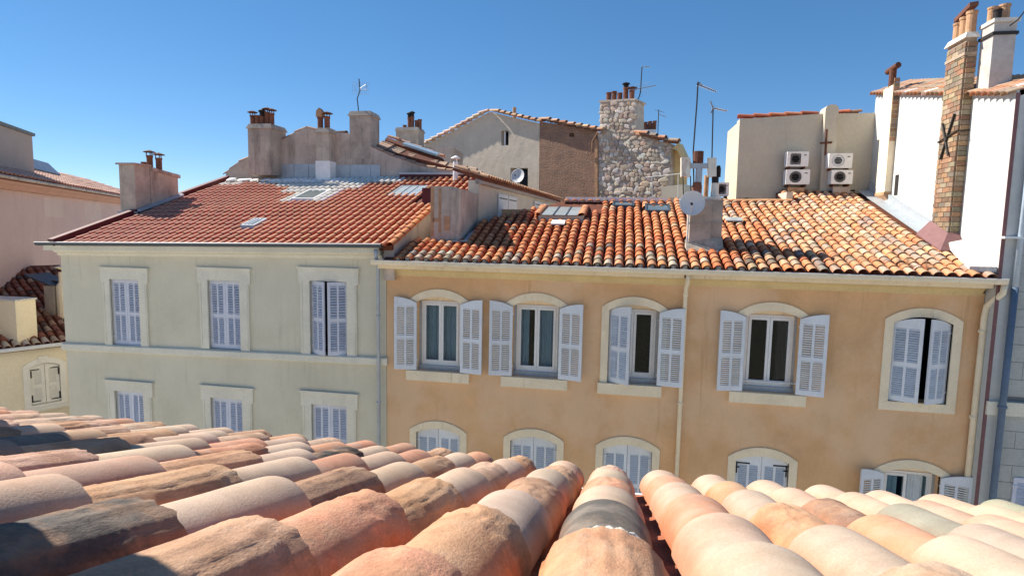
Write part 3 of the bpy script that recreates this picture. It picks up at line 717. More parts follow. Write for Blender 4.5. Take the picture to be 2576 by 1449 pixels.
mb=MB(); mb.prism([P(-1.72,14.55,.135),P(-1.38,14.55,.135),P(-1.38,14.85,.135),P(-1.72,14.85,.135)],(0,0,.03)); mb.obj('cover_slab',MT['mortar_white'],roofo)
mb=MB(); mb.prism([P(2.55,15.05,.135),P(2.95,15.05,.135),P(2.95,15.3,.135),P(2.55,15.3,.135)],(0,0,.03)); mb.obj('cover_slab',MT['skylight_glass'],roofo)
# chimney stack with its flues
chz=oz(CHY0)
mb=MB(); mb.box(CHX0,CHX1,CHY0,CHY1,chz-.25,12.74); mb.box(CHX1+.002,2.19,CHY0+.06,CHY1+.02,chz-.25,12.745); mb.box(CHX0-.02,CHX1-.01,CHY0-.02,CHY0,12.20,12.235); mb.box(CHX1+.004,2.20,CHY0+.035,CHY0+.06,12.20,12.235)
chim=mb.obj('chimney',MT['rough_chimney'],oh)
mb=MB(); mb.prism([(CHX0-.06,CHY0-.22,oz(CHY0-.2)+.07),(CHX1+.26,CHY0-.18,oz(CHY0-.2)+.07),(CHX1+.26,CHY0+.05,oz(CHY0)+.28),(CHX0+.2,CHY0+.05,oz(CHY0)+.34),(CHX0-.08,CHY0+.05,oz(CHY0)+.25)],(0,0,-.2)); mb.obj('mortar_fillet',MT['mortar_old'],chim)
def px(x,y,Y): return onY(x,y,Y)
YC=13.6
def rect_px(mb,x0,x1,y0,y1,Y,dep):
    a=px(x0,y1,Y); b=px(x1,y1,Y); c=px(x1,y0,Y); d=px(x0,y0,Y); mb.prism([a,b,c,d],(0,dep,0))
mb=MB(); rect_px(mb,1714,1737,396,444,YC-.1,.2); mb.obj('cowl_duct',MT['rusty_white'],chim)
mb=MB(); rect_px(mb,1782,1802.5,397,444,YC-.1,.2); mb.obj('cowl_duct',MT['rusty_white'],chim)
mb=MB(); rect_px(mb,1737.2,1781.8,411,423,YC-.06,.14); mb.obj('cowl_beam',MT['zinc'],chim)
def cyl_px(mb,xc,y0,y1,wpx,Y,n=12,prof=None):
    a=px(xc,y1,Y); b=px(xc,y0,Y); r=(px(xc+wpx/2,y1,Y)-px(xc-wpx/2,y1,Y)).length/2; h=b.z-a.z
    mb.lathe(a,[(r*q,h*t) for q,t in (prof or ((1,0),(1,1)))],n)
mb=MB(); cyl_px(mb,1756,381.5,411,26,YC); mb.obj('flue_pipe',MT['rust'],chim,smooth=False)
mb=MB(); cyl_px(mb,1757,423,460,17,YC); mb.obj('flue_pipe',MT['zinc'],chim)
mb=MB(); cyl_px(mb,1752,459,500,25,YC,8,((1,0),(1,.8),(.9,.85),(.9,1))); mb.obj('chimney_pot',MT['pot'],chim)
mb=MB(); cyl_px(mb,1775,442,500,12,YC+.15); mb.obj('chimney_pot',MT['pot_pale'],chim)
mb=MB(); cyl_px(mb,1797,461,500,20,YC,8); mb.obj('chimney_pot',MT['rusty_white'],chim)
mb=MB(); cyl_px(mb,1799,445,462,17,YC); mb.obj('flue_pipe',MT['soot'],chim)
mb=MB(); cyl_px(mb,1806.5,417,446,13,YC+.1,10,((1,0),(1,.7),(.6,1))); mb.obj('flue_cowl',MT['soot'],chim)
mb=MB()
for x in (1718,1737): mb.tube([px(x,443,YC-.05),px(x+2,520,YC-.05)],.012,6)
mb.obj('cowl_stay',MT['iron'],chim)
mb=MB(); mb.box(CHX0+.02,CHX1+.18,CHY0+.05,CHY1-.05,12.74,12.80); mb.obj('chimney_cap',MT['mortar'],chim)

# ------------------------------------------------------------------ satellite dishes
def sat_dish(label,c,rad,aim,mast):
    """c centre of the bowl, aim = direction it faces, mast = list of points of the carrying tube"""
    t=thing('satellite_dish',label,'satellite dish',mast[-1],'satellite dishes on the roofs')
    aim=aim.normalized(); prof=[]; n=28
    mb=MB(); a=aim.orthogonal().normalized(); b=aim.cross(a); vs=[];fs=[]
    rings=[0.02,.25,.5,.75,.95,1.0]
    for s_,o_ in ((1,.0),(0,-.012)):
        for r in rings:
            for k in range(n): vs.append(c+aim*(rad*.22*r*r+o_)+(a*math.cos(2*math.pi*k/n)+b*math.sin(2*math.pi*k/n))*rad*r)
    m_=len(rings)
    for q in range(2):
        for i in range(m_-1):
            for k in range(n):
                f=(q*m_*n+i*n+k,q*m_*n+i*n+(k+1)%n,q*m_*n+(i+1)*n+(k+1)%n,q*m_*n+(i+1)*n+k); fs.append(f if q==0 else f[::-1])
        fs.append(tuple(q*m_*n+k for k in range(n)))
    i=m_-1
    for k in range(n): fs.append((i*n+k,i*n+(k+1)%n,m_*n+i*n+(k+1)%n,m_*n+i*n+k))
    mb.add(vs,fs); mb.obj('bowl',MT['dish'],t,smooth=True)
    mb=MB(); low=c-V((0,0,1))*rad*.95; f_=c+aim*rad*1.05-V((0,0,rad*.18)); mb.tube([low+aim*.02,f_],.010,6); mb.obj('feed_arm',MT['silver'],t)
    mb=MB(); mb.lathe(f_,[(.02,-.03),(.03,0),(.03,.05),(.018,.09)],10,-aim); mb.obj('receiver',MT['iron'],t)
    mb=MB(); mb.tube([c-aim*.03]+mast,.016,8); mb.obj('mast',MT['silver'],t)
dc=px(1742,512.4,13.12)
sat_dish('large white satellite dish on a short mast beside the chimney of the orange house',dc,.265,V((-.18,-1,.12)),[V((1.47,13.30,dc.z-.1)),V((1.465,13.31,dc.z-.35)),V((1.465,13.32,11.75))])

# ================================================================== BEIGE HOUSE
bh=thing('beige_house','beige plastered house with red tile roof and closed lavender louvred shutters','house',(-9.7,13,0))
BX0,BX1=-14.2,-5.28
KB=.018
def bzt(x): return 11.30+KB*(x+9.7)     # level of the cornice foot; the old house leans a little
BW=[(-12.74,-11.88,8.85,10.56,10.82,-12.99,-11.61),(-9.93,-9.05,8.92,10.63,10.90,-10.20,-8.76),(-7.20,-6.25,8.94,10.71,10.99,-7.48,-5.96)]
BL=[(-12.75,-11.89,5.95,7.66,7.90,-13.0,-11.61),(-9.95,-9.06,5.97,7.68,7.95,-10.21,-8.76),(-7.20,-6.27,6.0,7.72,8.0,-7.47,-6.0)]
mb=MB(); hs=[[(q[0],q[2]),(q[1],q[2]),(q[1],q[3]),(q[0],q[3])] for q in BW+BL]
slab(mb,[(BX0,0),(BX1,0),(BX1,bzt(BX1)),(BX0,bzt(BX0))],hs,lambda u,z,d:V((u,D+d,z)),.3)
mb.box(BX0,BX0+.25,D+.3,19,0,11.3); mb.obj('wall',MT['beige_plaster'],bh)
bbank=SlatBank(bh)
for k,q in enumerate(BW+BL):
    xl,xr,zb,zt,zo,ol,orr=q; zl=zo-.35; j=.045
    mb=MB(); out=[(ol+j,zb-.0),(orr-j,zb),(orr-j,zl),(orr,zl+.02),(orr,zo),(ol,zo),(ol,zl+.02),(ol+j,zl)]
    slab(mb,out,[[(xl,zb+.0005),(xr,zb+.0005),(xr,zt),(xl,zt)]],lambda u,z,d:V((u,D-.045+d,z)),.06)
    mb.box(ol-.03,orr+.03,D-.075,D-.03,zo-.001,zo+.045)
    for s_ in (ol+j+.03,orr-j-.055): mb.box(s_,s_+.025,D-.055,D-.046,zb+.02,zl)
    mb.obj('window_surround',MT['beige_trim'],bh)
    if k>=3: 
        mb=MB(); mb.box(ol,orr,D-.1,D+.1,zb-.15,zb-.003); mb.obj('sill',MT['beige_trim'],bh)
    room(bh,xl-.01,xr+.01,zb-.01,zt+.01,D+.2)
for k in (2,1,0,5,4,3):
    xl,xr,zb,zt=(BW+BL)[k][:4]; w_=(xr-xl)/2-.006
    a,b={2:(25,25)}.get(k,(1,1))
    shutter(bh,bbank,xl+.004,D,zb+.012,zt-.012,w_,0,1,a,'shutter_mauve',nsl=12,hasarch=False)
    shutter(bh,bbank,xr-.004,D,zb+.012,zt-.012,w_,0,-1,b,'shutter_mauve',nsl=12,hasarch=False)
bbank.close('shutter_mauve')
def shearx(mb,x0,x1,prof,k=KB,xm=-9.7):
    a=[(x0,y,z+k*(x0-xm)) for y,z in prof]; b=[(x1,y,z+k*(x1-xm)) for y,z in prof]; n=len(prof)
    mb.add(a+b,[tuple(range(n)),tuple(range(2*n-1,n-1,-1))]+[((i+1)%n,i,n+i,n+(i+1)%n) for i in range(n)])
mb=MB(); shearx(mb,BX0-.04,BX1-.08,[(D,11.19),(D-.05,11.215),(D-.06,11.26),(D-.16,11.30),(D-.17,11.34),(D+.05,11.34)]); mb.obj('cornice_moulding',MT['beige_trim'],bh)
mb=MB(); shearx(mb,BX0-.18,BX1-.07,[(D-.30,11.342),(D-.30,11.455),(D+.1,11.455),(D+.1,11.342)]); mb.obj('cornice_band',MT['beige_trim'],bh)
mb=MB(); shearx(mb,BX0-.26,BX1+.06,[(D-.31,11.457),(D-.44,11.47),(D-.46,11.545),(D-.45,11.545),(D-.43,11.48),(D-.31,11.47)]); mb.obj('gutter',MT['zinc_dark'],bh)
mb=MB(); a=V((BX0-.26,D-.458,11.548+KB*(BX0-.26+9.7))); b=V((BX1+.06,D-.458,11.548+KB*(BX1+.06+9.7))); mb.tube([a,b],.013,6); mb.obj('gutter_bead',MT['white_metal'],bh)
KS=.0158
mb=MB(); shearx(mb,BX0-.05,BX1+.04,[(D-.07,8.72),(D-.09,8.74),(D-.09,8.88),(D-.05,8.905),(D+.02,8.905),(D+.02,8.72)],KS); mb.obj('string_course',MT['beige_trim'],bh)
mb=MB(); xp=-5.42; mb.tube([(xp+.06,D-.40,11.5),(xp+.05,D-.36,11.3),(xp,D-.15,11.2),(xp,D-.13,11.0),(xp,D-.13,.2)],.042,12)
for z in (9.95,7.9): mb.lathe((xp,D-.13,z),[(.043,0),(.055,.01),(.055,.04),(.043,.05)],12)
mb.obj('downpipe',MT['zinc'],bh,smooth=True)
# roof
BE=V((0,12.22,11.475))
def bz(y,x=-9.7): return BE.z+(y-BE.y)*TS+KB*(x+9.7)
broof=roof_plate('roof',bh,[(x,y,bz(y,x)) for x,y in ((-13.95,12.34),(-5.04,12.34),(-5.04,16.9),(-4.2,16.9),(-4.2,18.6),(-13.95,18.75))],NU)
BSKY=[(-9.72,-8.95,15.95,17.05),(-6.85,-5.95,16.4,17.6),(-9.62,-9.2,13.42,14.05)]
def white_zone(c):
    x,y=c.x,c.y
    lim=18.1-.25*math.sin(x*1.7)-(.75 if -10.6<x<-8.1 else 0)-(.35 if -12.2<x<-7.6 else 0)
    if y>lim and x<-7.0: return True
    if -10.05<x<-8.6 and 15.8<y<17.5 and not(-9.65<x<-9.0): return True
    return False
def bskip(c,a,b):
    x,y=c.x,c.y
    if x<-13.78: return True
    if x>-5.0 and y<16.75: return True
    if x>-4.25 or y>18.55: return True
    if x<-13.7 and 14.6<y<16.4: return True
    if -5.7<x<-5.0 and 15.3<y<16.9: return True
    for (x0,x1,y0,y1) in BSKY:
        if x0<x<x1 and y0<y<y1: return True
    return False
def bcol(c,i,j):
    if white_zone(c): return jitcol((.84,.78,.71),.06,.02)
    t=min(1,max(0,(c.x+13.5)/8)); base=[a+(b-a)*t for a,b in zip((.62,.29,.20),(.66,.32,.17))]
    return jitcol(tuple(base),.09,.04)
bt=barrel('tile',.47,.060,.075,.074,.013,8,(.80,.36,.26))
roof_tiles(broof,V((-13.93,BE.y-.04,bz(BE.y-.04,-13.93))),V((1,0,KB)).normalized(),VU,46,18,.2155,.382,bt,'tile_new',bcol,lambda c,a,b:bskip(c,a,b) or white_zone(c),230,lift=.012,tilt=.04,jit=.002)
roof_tiles(broof,V((-13.93,BE.y-.04,bz(BE.y-.04,-13.93))),V((1,0,KB)).normalized(),VU,46,18,.2155,.382,barrel('tile',.47,.060,.075,.074,.013,8,(.93,.90,.86)),'tile_new',bcol,lambda c,a,b:bskip(c,a,b) or not white_zone(c),70,lift=.012,tilt=.04,jit=.002)
mb=MB(); mb.box(-13.97,-13.90,12.2,12.3,bz(12.25)-.05,bz(12.25)+.05); 
mb=MB(); q=[(-14.02,12.12),(-13.86,12.12),(-13.86,18.9),(-14.02,18.9)]; mb.prism([V((x,y,bz(y,-13.9)+.13)) for x,y in q],(0,0,.04)); mb.prism([V((-13.90,12.15,bz(12.15,-13.9))),V((-13.86,12.15,bz(12.15,-13.9))),V((-13.86,18.9,bz(18.9,-13.9))),V((-13.90,18.9,bz(18.9,-13.9)))],(0,0,.13)); vg=mb.obj('verge',MT['maroon'],broof)
mb=MB(); mb.prism([V((x,y,bz(y,-13.9)+.172)) for x,y in q],(0,0,.012)); mb.obj('verge_cap',MT['maroon_pale'],vg)
# right hand rake tiles, doubled up over the gable
rk=barrel('tile',.47,.085,.10,.08,.013,8,(.8,.5,.38)); rkme=rk.mesh('tile',MT['tile_new'],True)
for j in range(9):
    b=j*.382+.47
    o=link('tile',rkme,broof); d=(-VU+NU*.045).normalized(); xx=d.cross(NU).normalized(); M=Matrix((xx,d,xx.cross(d))).transposed().to_4x4(); M.translation=V((-5.04,BE.y,bz(BE.y,-5.04)))+VU*b+NU*.02; o.matrix_basis=M; o.color=(*jitcol((.66,.27,.11),.08,.03),1)
# right gable and the block that stands out of it
mb=MB(); mb.prism([(-5.03,12.45,10.8),(-5.03,16.95,10.8),(-5.03,16.95,bz(16.95,-5)-.01),(-5.03,12.45,bz(12.45,-5)-.01)],(-.25,0,0)); mb.obj('gable_wall',MT['weathered'],bh)
yb0=13.42
zbt=px(1120,469,yb0).z
mb=MB(); mb.box(-4.50,-3.98,yb0+.03,16.9,10.9,zbt); mb.box(-3.978,-3.75,yb0,16.0,10.9,zbt-.08); mb.box(-3.978,-3.77,16.002,18.6,10.9,bz(18.0)-.1); mb.box(-5.02,-4.502,15.45,18.4,10.9,bz(16.9)-.03); sb=mb.obj('stair_block',MT['weathered'],bh)
for (xa,xb,za,zb2) in ((-4.49,-4.42,11.8,zbt-.02),(-4.30,-4.24,11.9,zbt-.05),(-4.16,-4.02,11.95,12.30),(-4.44,-4.30,12.15,12.25)):
    mb=MB(); mb.box(xa,xb,yb0+.018,yb0+.0295,za,zb2); mb.obj('render_patch',MT['pot_pale'],sb)
mb=MB(); mb.prism([V((-4.0,yb0-.02,oz(yb0)+.02)),V((-3.7,yb0-.02,oz(yb0)+.02)),V((-3.7,yb0+.6,oz(yb0+.6)+.02)),V((-3.55,yb0+.7,oz(yb0+.7)+.09)),V((-3.55,yb0-.1,oz(yb0-.1)+.09)),V((-4.0,yb0-.15,oz(yb0-.15)+.09))],(0,0,.03)); mb.obj('flashing',MT['zinc'],sb)
mb=MB(); mb.prism([V((-4.25,16.8,bz(16.9)+.02)),V((-3.72,16.8,bz(16.9)-.05)),V((-3.72,18.6,bz(18.6)-.05)),V((-4.25,18.6,bz(18.6)+.02))],(0,0,-.12)); mb.obj('block_roof',MT['roof_bed'],bh)
for r in range(3):
    for j in range(5):
        o=link('tile',rkme,broof); d=(-VU+NU*.045+V((.10,0,0))).normalized(); xx=d.cross(NU).normalized(); M=Matrix((xx,d,xx.cross(d))).transposed().to_4x4(); M.translation=V((-4.22+r*.21,17.2+j*.34,bz(17.2+j*.34)-.01+.02*(2-r))); o.matrix_basis=M; o.color=(*jitcol((.66,.27,.11),.1,.04),1)
mb=MB(); a=px(1061.6,522,15.5); b=px(1092,522,15.5); mb.box(a.x,b.x,15.5,16.6,a.z-.1,px(1075,473,15.5).z); mb.obj('flue_casing',MT['maroon'],bh)
mb=MB(); mb.prism([V((a.x-.05,15.35,a.z-.13)),V((b.x+.05,15.35,a.z-.13)),V((b.x+.05,15.5,a.z+.03)),V((a.x-.05,15.5,a.z+.03))],(0,0,.03)); mb.obj('flashing',MT['maroon_pale'],bh)
mb=MB(); mb.prism([V((-7.3,18.55,bz(18.55)+.03)),V((-4.25,18.55,bz(18.55)+.03)),V((-4.25,18.55,bz(18.55)+.23)),V((-7.3,18.55,bz(18.55)+.23))],(0,.06,0)); fl=mb.obj('flashing',MT['maroon'],bh)
mb=MB(); mb.box(-7.3,-4.6,18.5,18.62,bz(18.55)+.232,bz(18.55)+.30); mb.obj('flashing_cap',MT['zinc'],fl)
mb=MB(); a=px(1146,455,18.2); mb.lathe(a+V((0,0,-.2)),[(.085,0),(.085,.80)],12); vp_=mb.obj('vent_pipe',MT['white_metal'],bh,smooth=False)
mb=MB(); mb.lathe(a+V((0,0,.60)),[(.06,0),(.06,.06),(.16,.10),(.15,.12),(.03,.19)],12); mb.obj('cowl',MT['white_metal'],vp_)
mb=MB()
for k in range(4): mb.obox(a+V((.085*math.cos(k*1.57),.085*math.sin(k*1.57),.64)),V((.01,0,0)),V((0,.01,0)),V((0,0,.06)))
mb.obj('cowl_strut',MT['rust'],vp_)
# skylights
for n_,(x0,x1,y0,y1) in enumerate(BSKY):
    mf,mg=[('mortar_white','skylight_dark'),('zinc','skylight_glass'),('zinc','skylight_glass')][n_]
    rooflight(broof,x0+.02,x1-.02,y0+.02,y1-.02,bz,.12,mf,mg); glaze(broof,x0+.07,x1-.07,y0+.07,y1-.07,bz,.10,mg,[0,2,2][n_])
# white painted hump at the top
mb=MB(); 
for k in range(26):
    x=-13.4+k*.26; blob(mb,(x,18.45+random.uniform(-.08,.1),bz(18.45)+.05+random.uniform(-.02,.02)),.19,k,.26,NU)
mb.obj('painted_mortar',MT['mortar_white'],broof,smooth=True,kind='stuff')
# chimney on the left verge
mb=MB(); z0=bz(14.7)
mb.box(-14.38,-13.86,14.7,15.25,z0-.6,13.66); mb.box(-14.34,-13.84,15.25,16.35,z0-.6,13.55)
bch=mb.obj('chimney',MT['weathered_chimney'],bh)
mb=MB(); mb.box(-14.44,-13.81,14.64,15.28,13.66,13.71); mb.prism([(-14.38,15.3,13.55),(-13.80,15.3,13.55),(-13.80,16.42,13.42),(-14.38,16.42,13.42),],(0,0,.10)); mb.obj('chimney_cap',MT['weathered'],bch)
mb=MB(); mb.box(-14.42,-13.80,14.62,14.7,z0-.02,z0+.04); mb.prism([V((-13.83,14.7,bz(14.7)+.06)),V((-13.72,14.7,bz(14.7)+.03)),V((-13.72,16.45,bz(16.45)+.03)),V((-13.83,16.45,bz(16.45)+.06))],(0,0,.05)); mb.obj('flashing',MT['zinc'],bch)
def pot(parent,p,r,h,cap=None,mk_='pot',n=12):
    mb=MB(); mb.lathe(p,[(r,-.05),(r,h*.86),(r*1.14,h*.88),(r*1.14,h),(r*.82,h),(r*.82,h*.55)],n); o=mb.obj('chimney_pot',MT[mk_],parent)
    if cap=='disc':
        mb=MB(); 
        for k in range(3): mb.obox(p+V((r*math.cos(k*2.1),r*math.sin(k*2.1),h+.04)),V((.01,0,0)),V((0,.01,0)),V((0,0,.06)))
        mb.lathe(p+V((0,0,h+.09)),[(r*2.1,0),(r*2.0,.02),(r*.4,.07)],10); mb.obj('pot_cap',MT['rust'],parent)
    elif cap=='hood':
        mb=MB(); mb.lathe(p+V((0,0,h)),[(r*1.0,0),(r*1.0,.14),(r*1.5,.15),(r*1.5,.19),(r*.3,.24)],10); mb.obj('pot_cap',MT['soot'],parent)
    elif cap=='tile':
        mb=MB(); mb.prism([p+V((-r*1.2,-.1,h)),p+V((r*1.2,-.1,h)),p+V((r*1.0,-.1,h+.2)),p+V((0,-.1,h+.3)),p+V((-r,-.1,h+.2))],(0,.2,0)); mb.obj('pot_cap',MT['pot_pale'],parent)
    return o
for (x,y,h,cap) in ((363,411,.28,None),(377,414,.48,'disc'),(400,418,.40,'disc')):
    p=px(x,y,15.8); p.z=13.58; pot(bch,p,.085,h,cap)

# ================================================================== WEATHERED HOUSE BEHIND
YW=18.85
wh=thing('weathered_house','stained grey rendered house wall behind the red roof, with three chimneys','house',(-9,19.5,0))
wo_=[(566,470),(569,434),(600,408),(626,394),(697,360),(735,337),(768,320),(800,330),(836,333),(876,335),(930,368),(985,393),(1060,418),(1110,428),(1198,436),(1198,470)]
mb=MB(); pts=[px(x,y,YW) for x,y in wo_]; mb.prism(pts,(0,.35,0)); mb.box(-15,-4.2,YW+.36,YW+6,0,13.4); mb.box(-13.9,-3.9,YW-.002,YW+.3,8,px(800,470,YW).z+.05)
ww=mb.obj('wall',MT['weathered'],wh)
def chimney_px(house,x0,x1,xs,ytop,ybot,Y,dep,mk_='weathered_chimney',cap=True,capmk='weathered_chimney'):
    """stack whose front face spans x0..xs; the right side face is really there"""
    a=px(x0,ybot,Y); b=px(xs,ybot,Y); t=px(x0,ytop,Y)
    mb=MB(); mb.box(a.x,b.x,Y,Y+dep,a.z,t.z); o=mb.obj('chimney',MT[mk_],house)
    if cap:
        mb=MB(); e=.05; z=t.z+.001; mb.hexa([(a.x-e,Y-e,z),(b.x+e,Y-e,z),(b.x+e,Y+dep+e,z),(a.x-e,Y+dep+e,z),(a.x+.02,Y+.02,z+.16),(b.x-.02,Y+.02,z+.16),(b.x-.02,Y+dep-.02,z+.16),(a.x+.02,Y+dep-.02,z+.16)]); mb.obj('chimney_cap',MT[capmk],o)
    return o,a,b,t
c1,a,b,t=chimney_px(wh,626,697,684,324,440,YW-.62,.9)
for k,(x,cap,h) in enumerate(((636,'disc',.36),(648,None,.36),(660,'hood',.32),(673,'disc',.46),(684,'disc',.42))):
    p=px(x,315,YW-.3); p.z=t.z+.14; pot(c1,p,.085,h,cap)
c2,a,b,t=chimney_px(wh,796,835,828,334,408,YW-.45,.5)
for (x,cap,h) in ((806,'tile',.40),(823,'disc',.42)):
    p=px(x,322,YW-.25); p.z=t.z+.14; pot(c2,p,.095,h,cap)
mb=MB(); a=px(795,458,YW-.47); b=px(829,458,YW-.47); mb.box(a.x-.01,b.x+.01,YW-.47,YW+.03,a.z,px(795,405,YW-.47).z); mb.obj('painted_foot',MT['mortar_white'],c2)
c3,a,b,t=chimney_px(wh,880,950,932,292,400,YW-.012,.75,'rough_chimney')
for xs in ((697,739),(740.2,776),(777.2,795),(836,880),(881,932),(933,956)):
    mb=MB(); y0=413 if xs[0]<800 else 415
    mb.prism([px(xs[0],449,YW-.03),px(xs[1],449,YW-.03),px(xs[1],y0,YW-.03),px(xs[0],y0,YW-.03)],(0,.028,0)); mb.obj('flashing_sheet',MT['zinc'],ww)
for (xs,ys) in (((697,452),(795,453)),((836,453),(1003,453))):
    mb=MB(); mb.prism([px(xs[0],xs[1]+5,YW-.12),px(ys[0],ys[1]+5,YW-.12),px(ys[0],ys[1]-4,YW-.05),px(xs[0],xs[1]-4,YW-.05)],(0,.04,0)); mb.obj('flashing_sheet',MT['zinc'],ww)
# coping tiles along the top of the wall
cp=barrel('tile',.46,.10,.13,.09,.02,8); cpme=cp.mesh('tile',MT['tile_object'],True)
def coping(parent,pl,Y,step=.30,cols=None,w=1.0,ylift=0,yoff=.15):
    cols=cols or [(.42,.29,.2),(.35,.26,.2),(.48,.36,.27),(.22,.17,.14)]
    q=[px(x,y,Y) for x,y in pl]
    for a,b in zip(q[:-1],q[1:]):
        n=max(1,int((b-a).length/step)); 
        for k in range(n):
            p=a+(b-a)*(k/n); d=(b-a).normalized(); up_=b.z<a.z
            d2=d if up_ else -d
            st=p if up_ else a+(b-a)*((k+1)/n)
            nn=V((0,0,1))-d2*d2.z; nn.normalize(); d3=(d2+nn*.07).normalized(); x_=d3.cross(nn).normalized(); z_=x_.cross(d3).normalized()
            M=Matrix((x_*w,d3,z_*w)).transposed().to_4x4(); M.translation=st+V((0,yoff,-.02+ylift)); o=link('tile',cpme,parent); o.matrix_basis=M; o.color=(*jitcol(random.choice(cols),.2,.05),1)
coping(ww,[(569,434),(600,408),(626,394)],YW); coping(ww,[(697,360),(735,337),(768,320),(796,330)],YW); coping(ww,[(836,333),(876,335)],YW,cols=[(.08,.06,.055),(.12,.09,.08)]); coping(ww,[(930,368),(985,393),(1060,418),(1110,428),(1198,436)],YW)
coping(ww,[(940,363),(985,386),(1060,412),(1110,424)],YW+.4,yoff=.2)
# tiled slope behind, with a glazed strip, seen nearly edge on
mb=MB(); q=[px(973,345,YW+2.2),px(1112,397,YW+2.2),px(1118,404,YW+1.7),px(968,352,YW+1.7)]; mb.prism(q,(0,0,-.15)); mb.prism([px(935,369,YW+.35),px(1198,437,YW+.35),px(1190,431,YW+1.6),px(960,357,YW+1.6)],(0,0,-.12)); rr=mb.obj('roof',MT['roof_bed'],wh)
coping(rr,[(973,343),(1030,364),(1112,395)],YW+2.2,.34,[(.55,.33,.2),(.48,.3,.2)],1.15)
for q_,(yo,k0) in enumerate(((.5,0),(.75,-3),(1.0,-6),(1.3,-9))):
    coping(rr,[(940+q_*6,366+k0),(1000+q_*5,392+k0),(1060+q_*3,413+k0),(1190,433+k0*.6)],YW+yo,.34,[(.52,.36,.25),(.40,.28,.2),(.33,.24,.18),(.6,.45,.33)],1.1)
mb=MB(); mb.prism([px(1022,362,YW+2.15),px(1106,391,YW+2.15),px(1098,394,YW+1.6),px(1012,366,YW+1.6)],(0,0,.08)); mb.obj('skylight',MT['skylight_glass'],rr)
# chimney of a house farther back
fc=thing('far_chimney_house','small grey rendered chimney with dark pots rising behind the weathered wall','house',(-6,25,0))
c4,a,b,t=chimney_px(fc,996,1064,1052,330,372,25,.8)
mb=MB(); mb.box(a.x-1.5,b.x+1.5,25.0,27,0,a.z+.02); mb.obj('wall',MT['weathered'],fc)
for (x,cap,h) in ((1018,None,.18),(1030,'hood',.5),(1037,'hood',.55),(1048,None,.38),(1056,None,.42)):
    p=px(x,325,25.3); p.z=t.z+.12; pot(c4,p,.085,h,cap)

# ================================================================== HOUSE WITH WHITE SHUTTERS
sdv=V((.084,1,0)).normalized(); snv=V((1,-.084,0)).normalized(); SO=V((-3.70,15.02,0))
sh_=thing('white_shutter_house','low rendered house with white board shutters in shadow between red roof and gables','house',(-4.5,20,0))
def onS(x,y): return onP(x,y,SO,snv)
SZ=13.28
mb=MB(); L_=11.0; q=[SO+V((0,0,8)),SO+sdv*L_+V((0,0,8)),SO+sdv*L_+V((0,0,SZ)),SO+V((0,0,SZ))]; mb.prism(q,-snv*.3); mb.obj('wall',MT['far_plaster'],sh_)
mb=MB(); mb.prism([SO+snv*.10+V((0,0,SZ-.10)),SO+sdv*L_+snv*.10+V((0,0,SZ-.10)),SO+sdv*L_+snv*.10+V((0,0,SZ+.02)),SO+snv*.10+V((0,0,SZ+.02))],-snv*.2); mb.obj('cornice',MT['penthouse'],sh_)
for (x0,x1,y0,y1) in ((1250,1296,487,553),(1341,1376,505,560)):
    a=onS(x0,y1); b=onS(x1,y1); zt=onS(x0,y0).z; zb=zt-1.35
    dd=(b-a); dd.z=0; m_=a+dd/2
    for q,(p0,p1) in enumerate(((a,a+dd*.485),(a+dd*.515,b))):
        mb=MB(); e=V((p1.x,p1.y,0))-V((p0.x,p0.y,0)); pts=[V((p0.x,p0.y,zb)),V((p1.x,p1.y,zb)),V((p1.x,p1.y,zt)),V((p0.x,p0.y,zt))]; mb.prism([p+snv*.05 for p in pts],-snv*.04); s_=mb.obj('shutter',MT['shutter_white'],sh_)
        for zz in (zt-.12,zb+.15):
            mb=MB(); c_=V(((p0.x+p1.x)/2,(p0.y+p1.y)/2,zz))+snv*.055; mb.obox(c_,e*.42,snv*.004,V((0,0,.014))); mb.obj('strap',MT['iron'],s_)
RS=V((-1,.084,.0)).normalized(); RV=(RS*CS+V((0,0,SN))).normalized(); RN=sdv.cross(RV); RN=RN if RN.z>0 else -RN
ro_=SO+snv*.22+V((0,0,SZ+.03))
mb=MB(); mb.prism([ro_+RV*.1,ro_+sdv*L_+RV*.1,ro_+sdv*L_+RV*1.0,ro_+RV*1.0],-RN*.08); sr=mb.obj('roof',MT['roof_bed'],sh_)
roof_tiles(sr,ro_,sdv,RV,50,3,.218,.30,ot,'tile_object',lambda c,i,j:jitcol(pick([(3,(.62,.40,.26)),(2,(.60,.33,.19)),(1,(.42,.31,.23))]),.15,.05),None,300,lift=.01,tilt=.05)

# ================================================================== FAR GABLES
GA=R_(26); gn=V((-math.sin(GA),-math.cos(GA),0)); gu=V((math.cos(GA),-math.sin(GA),0)); G0=V((-2.2,27.5,0))
def onG(x,y,off=0): return onP(x,y,G0+gn*off,gn)
def gpoly(mb,pl,off,dep): mb.prism([onG(x,y,off) for x,y in pl],-gn*dep)
def gcoping(parent,pl,off,cols,step=.42,s=1.25):
    q=[onG(x,y,off) for x,y in pl]
    for a,b in zip(q[:-1],q[1:]):
        n=max(1,round((b-a).length/step))
        for k in range(n):
            lo=(b-a).normalized() if b.z<a.z else (a-b).normalized()
            st=(a+(b-a)*(k/n)) if b.z<a.z else a+(b-a)*((k+1)/n)
            nn=(V((0,0,1))-lo*lo.z).normalized(); d3=(lo+nn*.17).normalized(); x_=d3.cross(nn).normalized(); z_=x_.cross(d3)
            M=Matrix((x_*s,d3*1.35,z_*s)).transposed().to_4x4(); M.translation=st+V((0,0,-.02))-gn*.02; o=link('tile',cpme,parent); o.matrix_basis=M; o.color=(*jitcol(random.choice(cols),.15,.05),1)
pg=thing('plaster_gable_house','far house with smooth pale plaster gable, narrow attic window and jagged tile shadows','house',(-5,29,0))
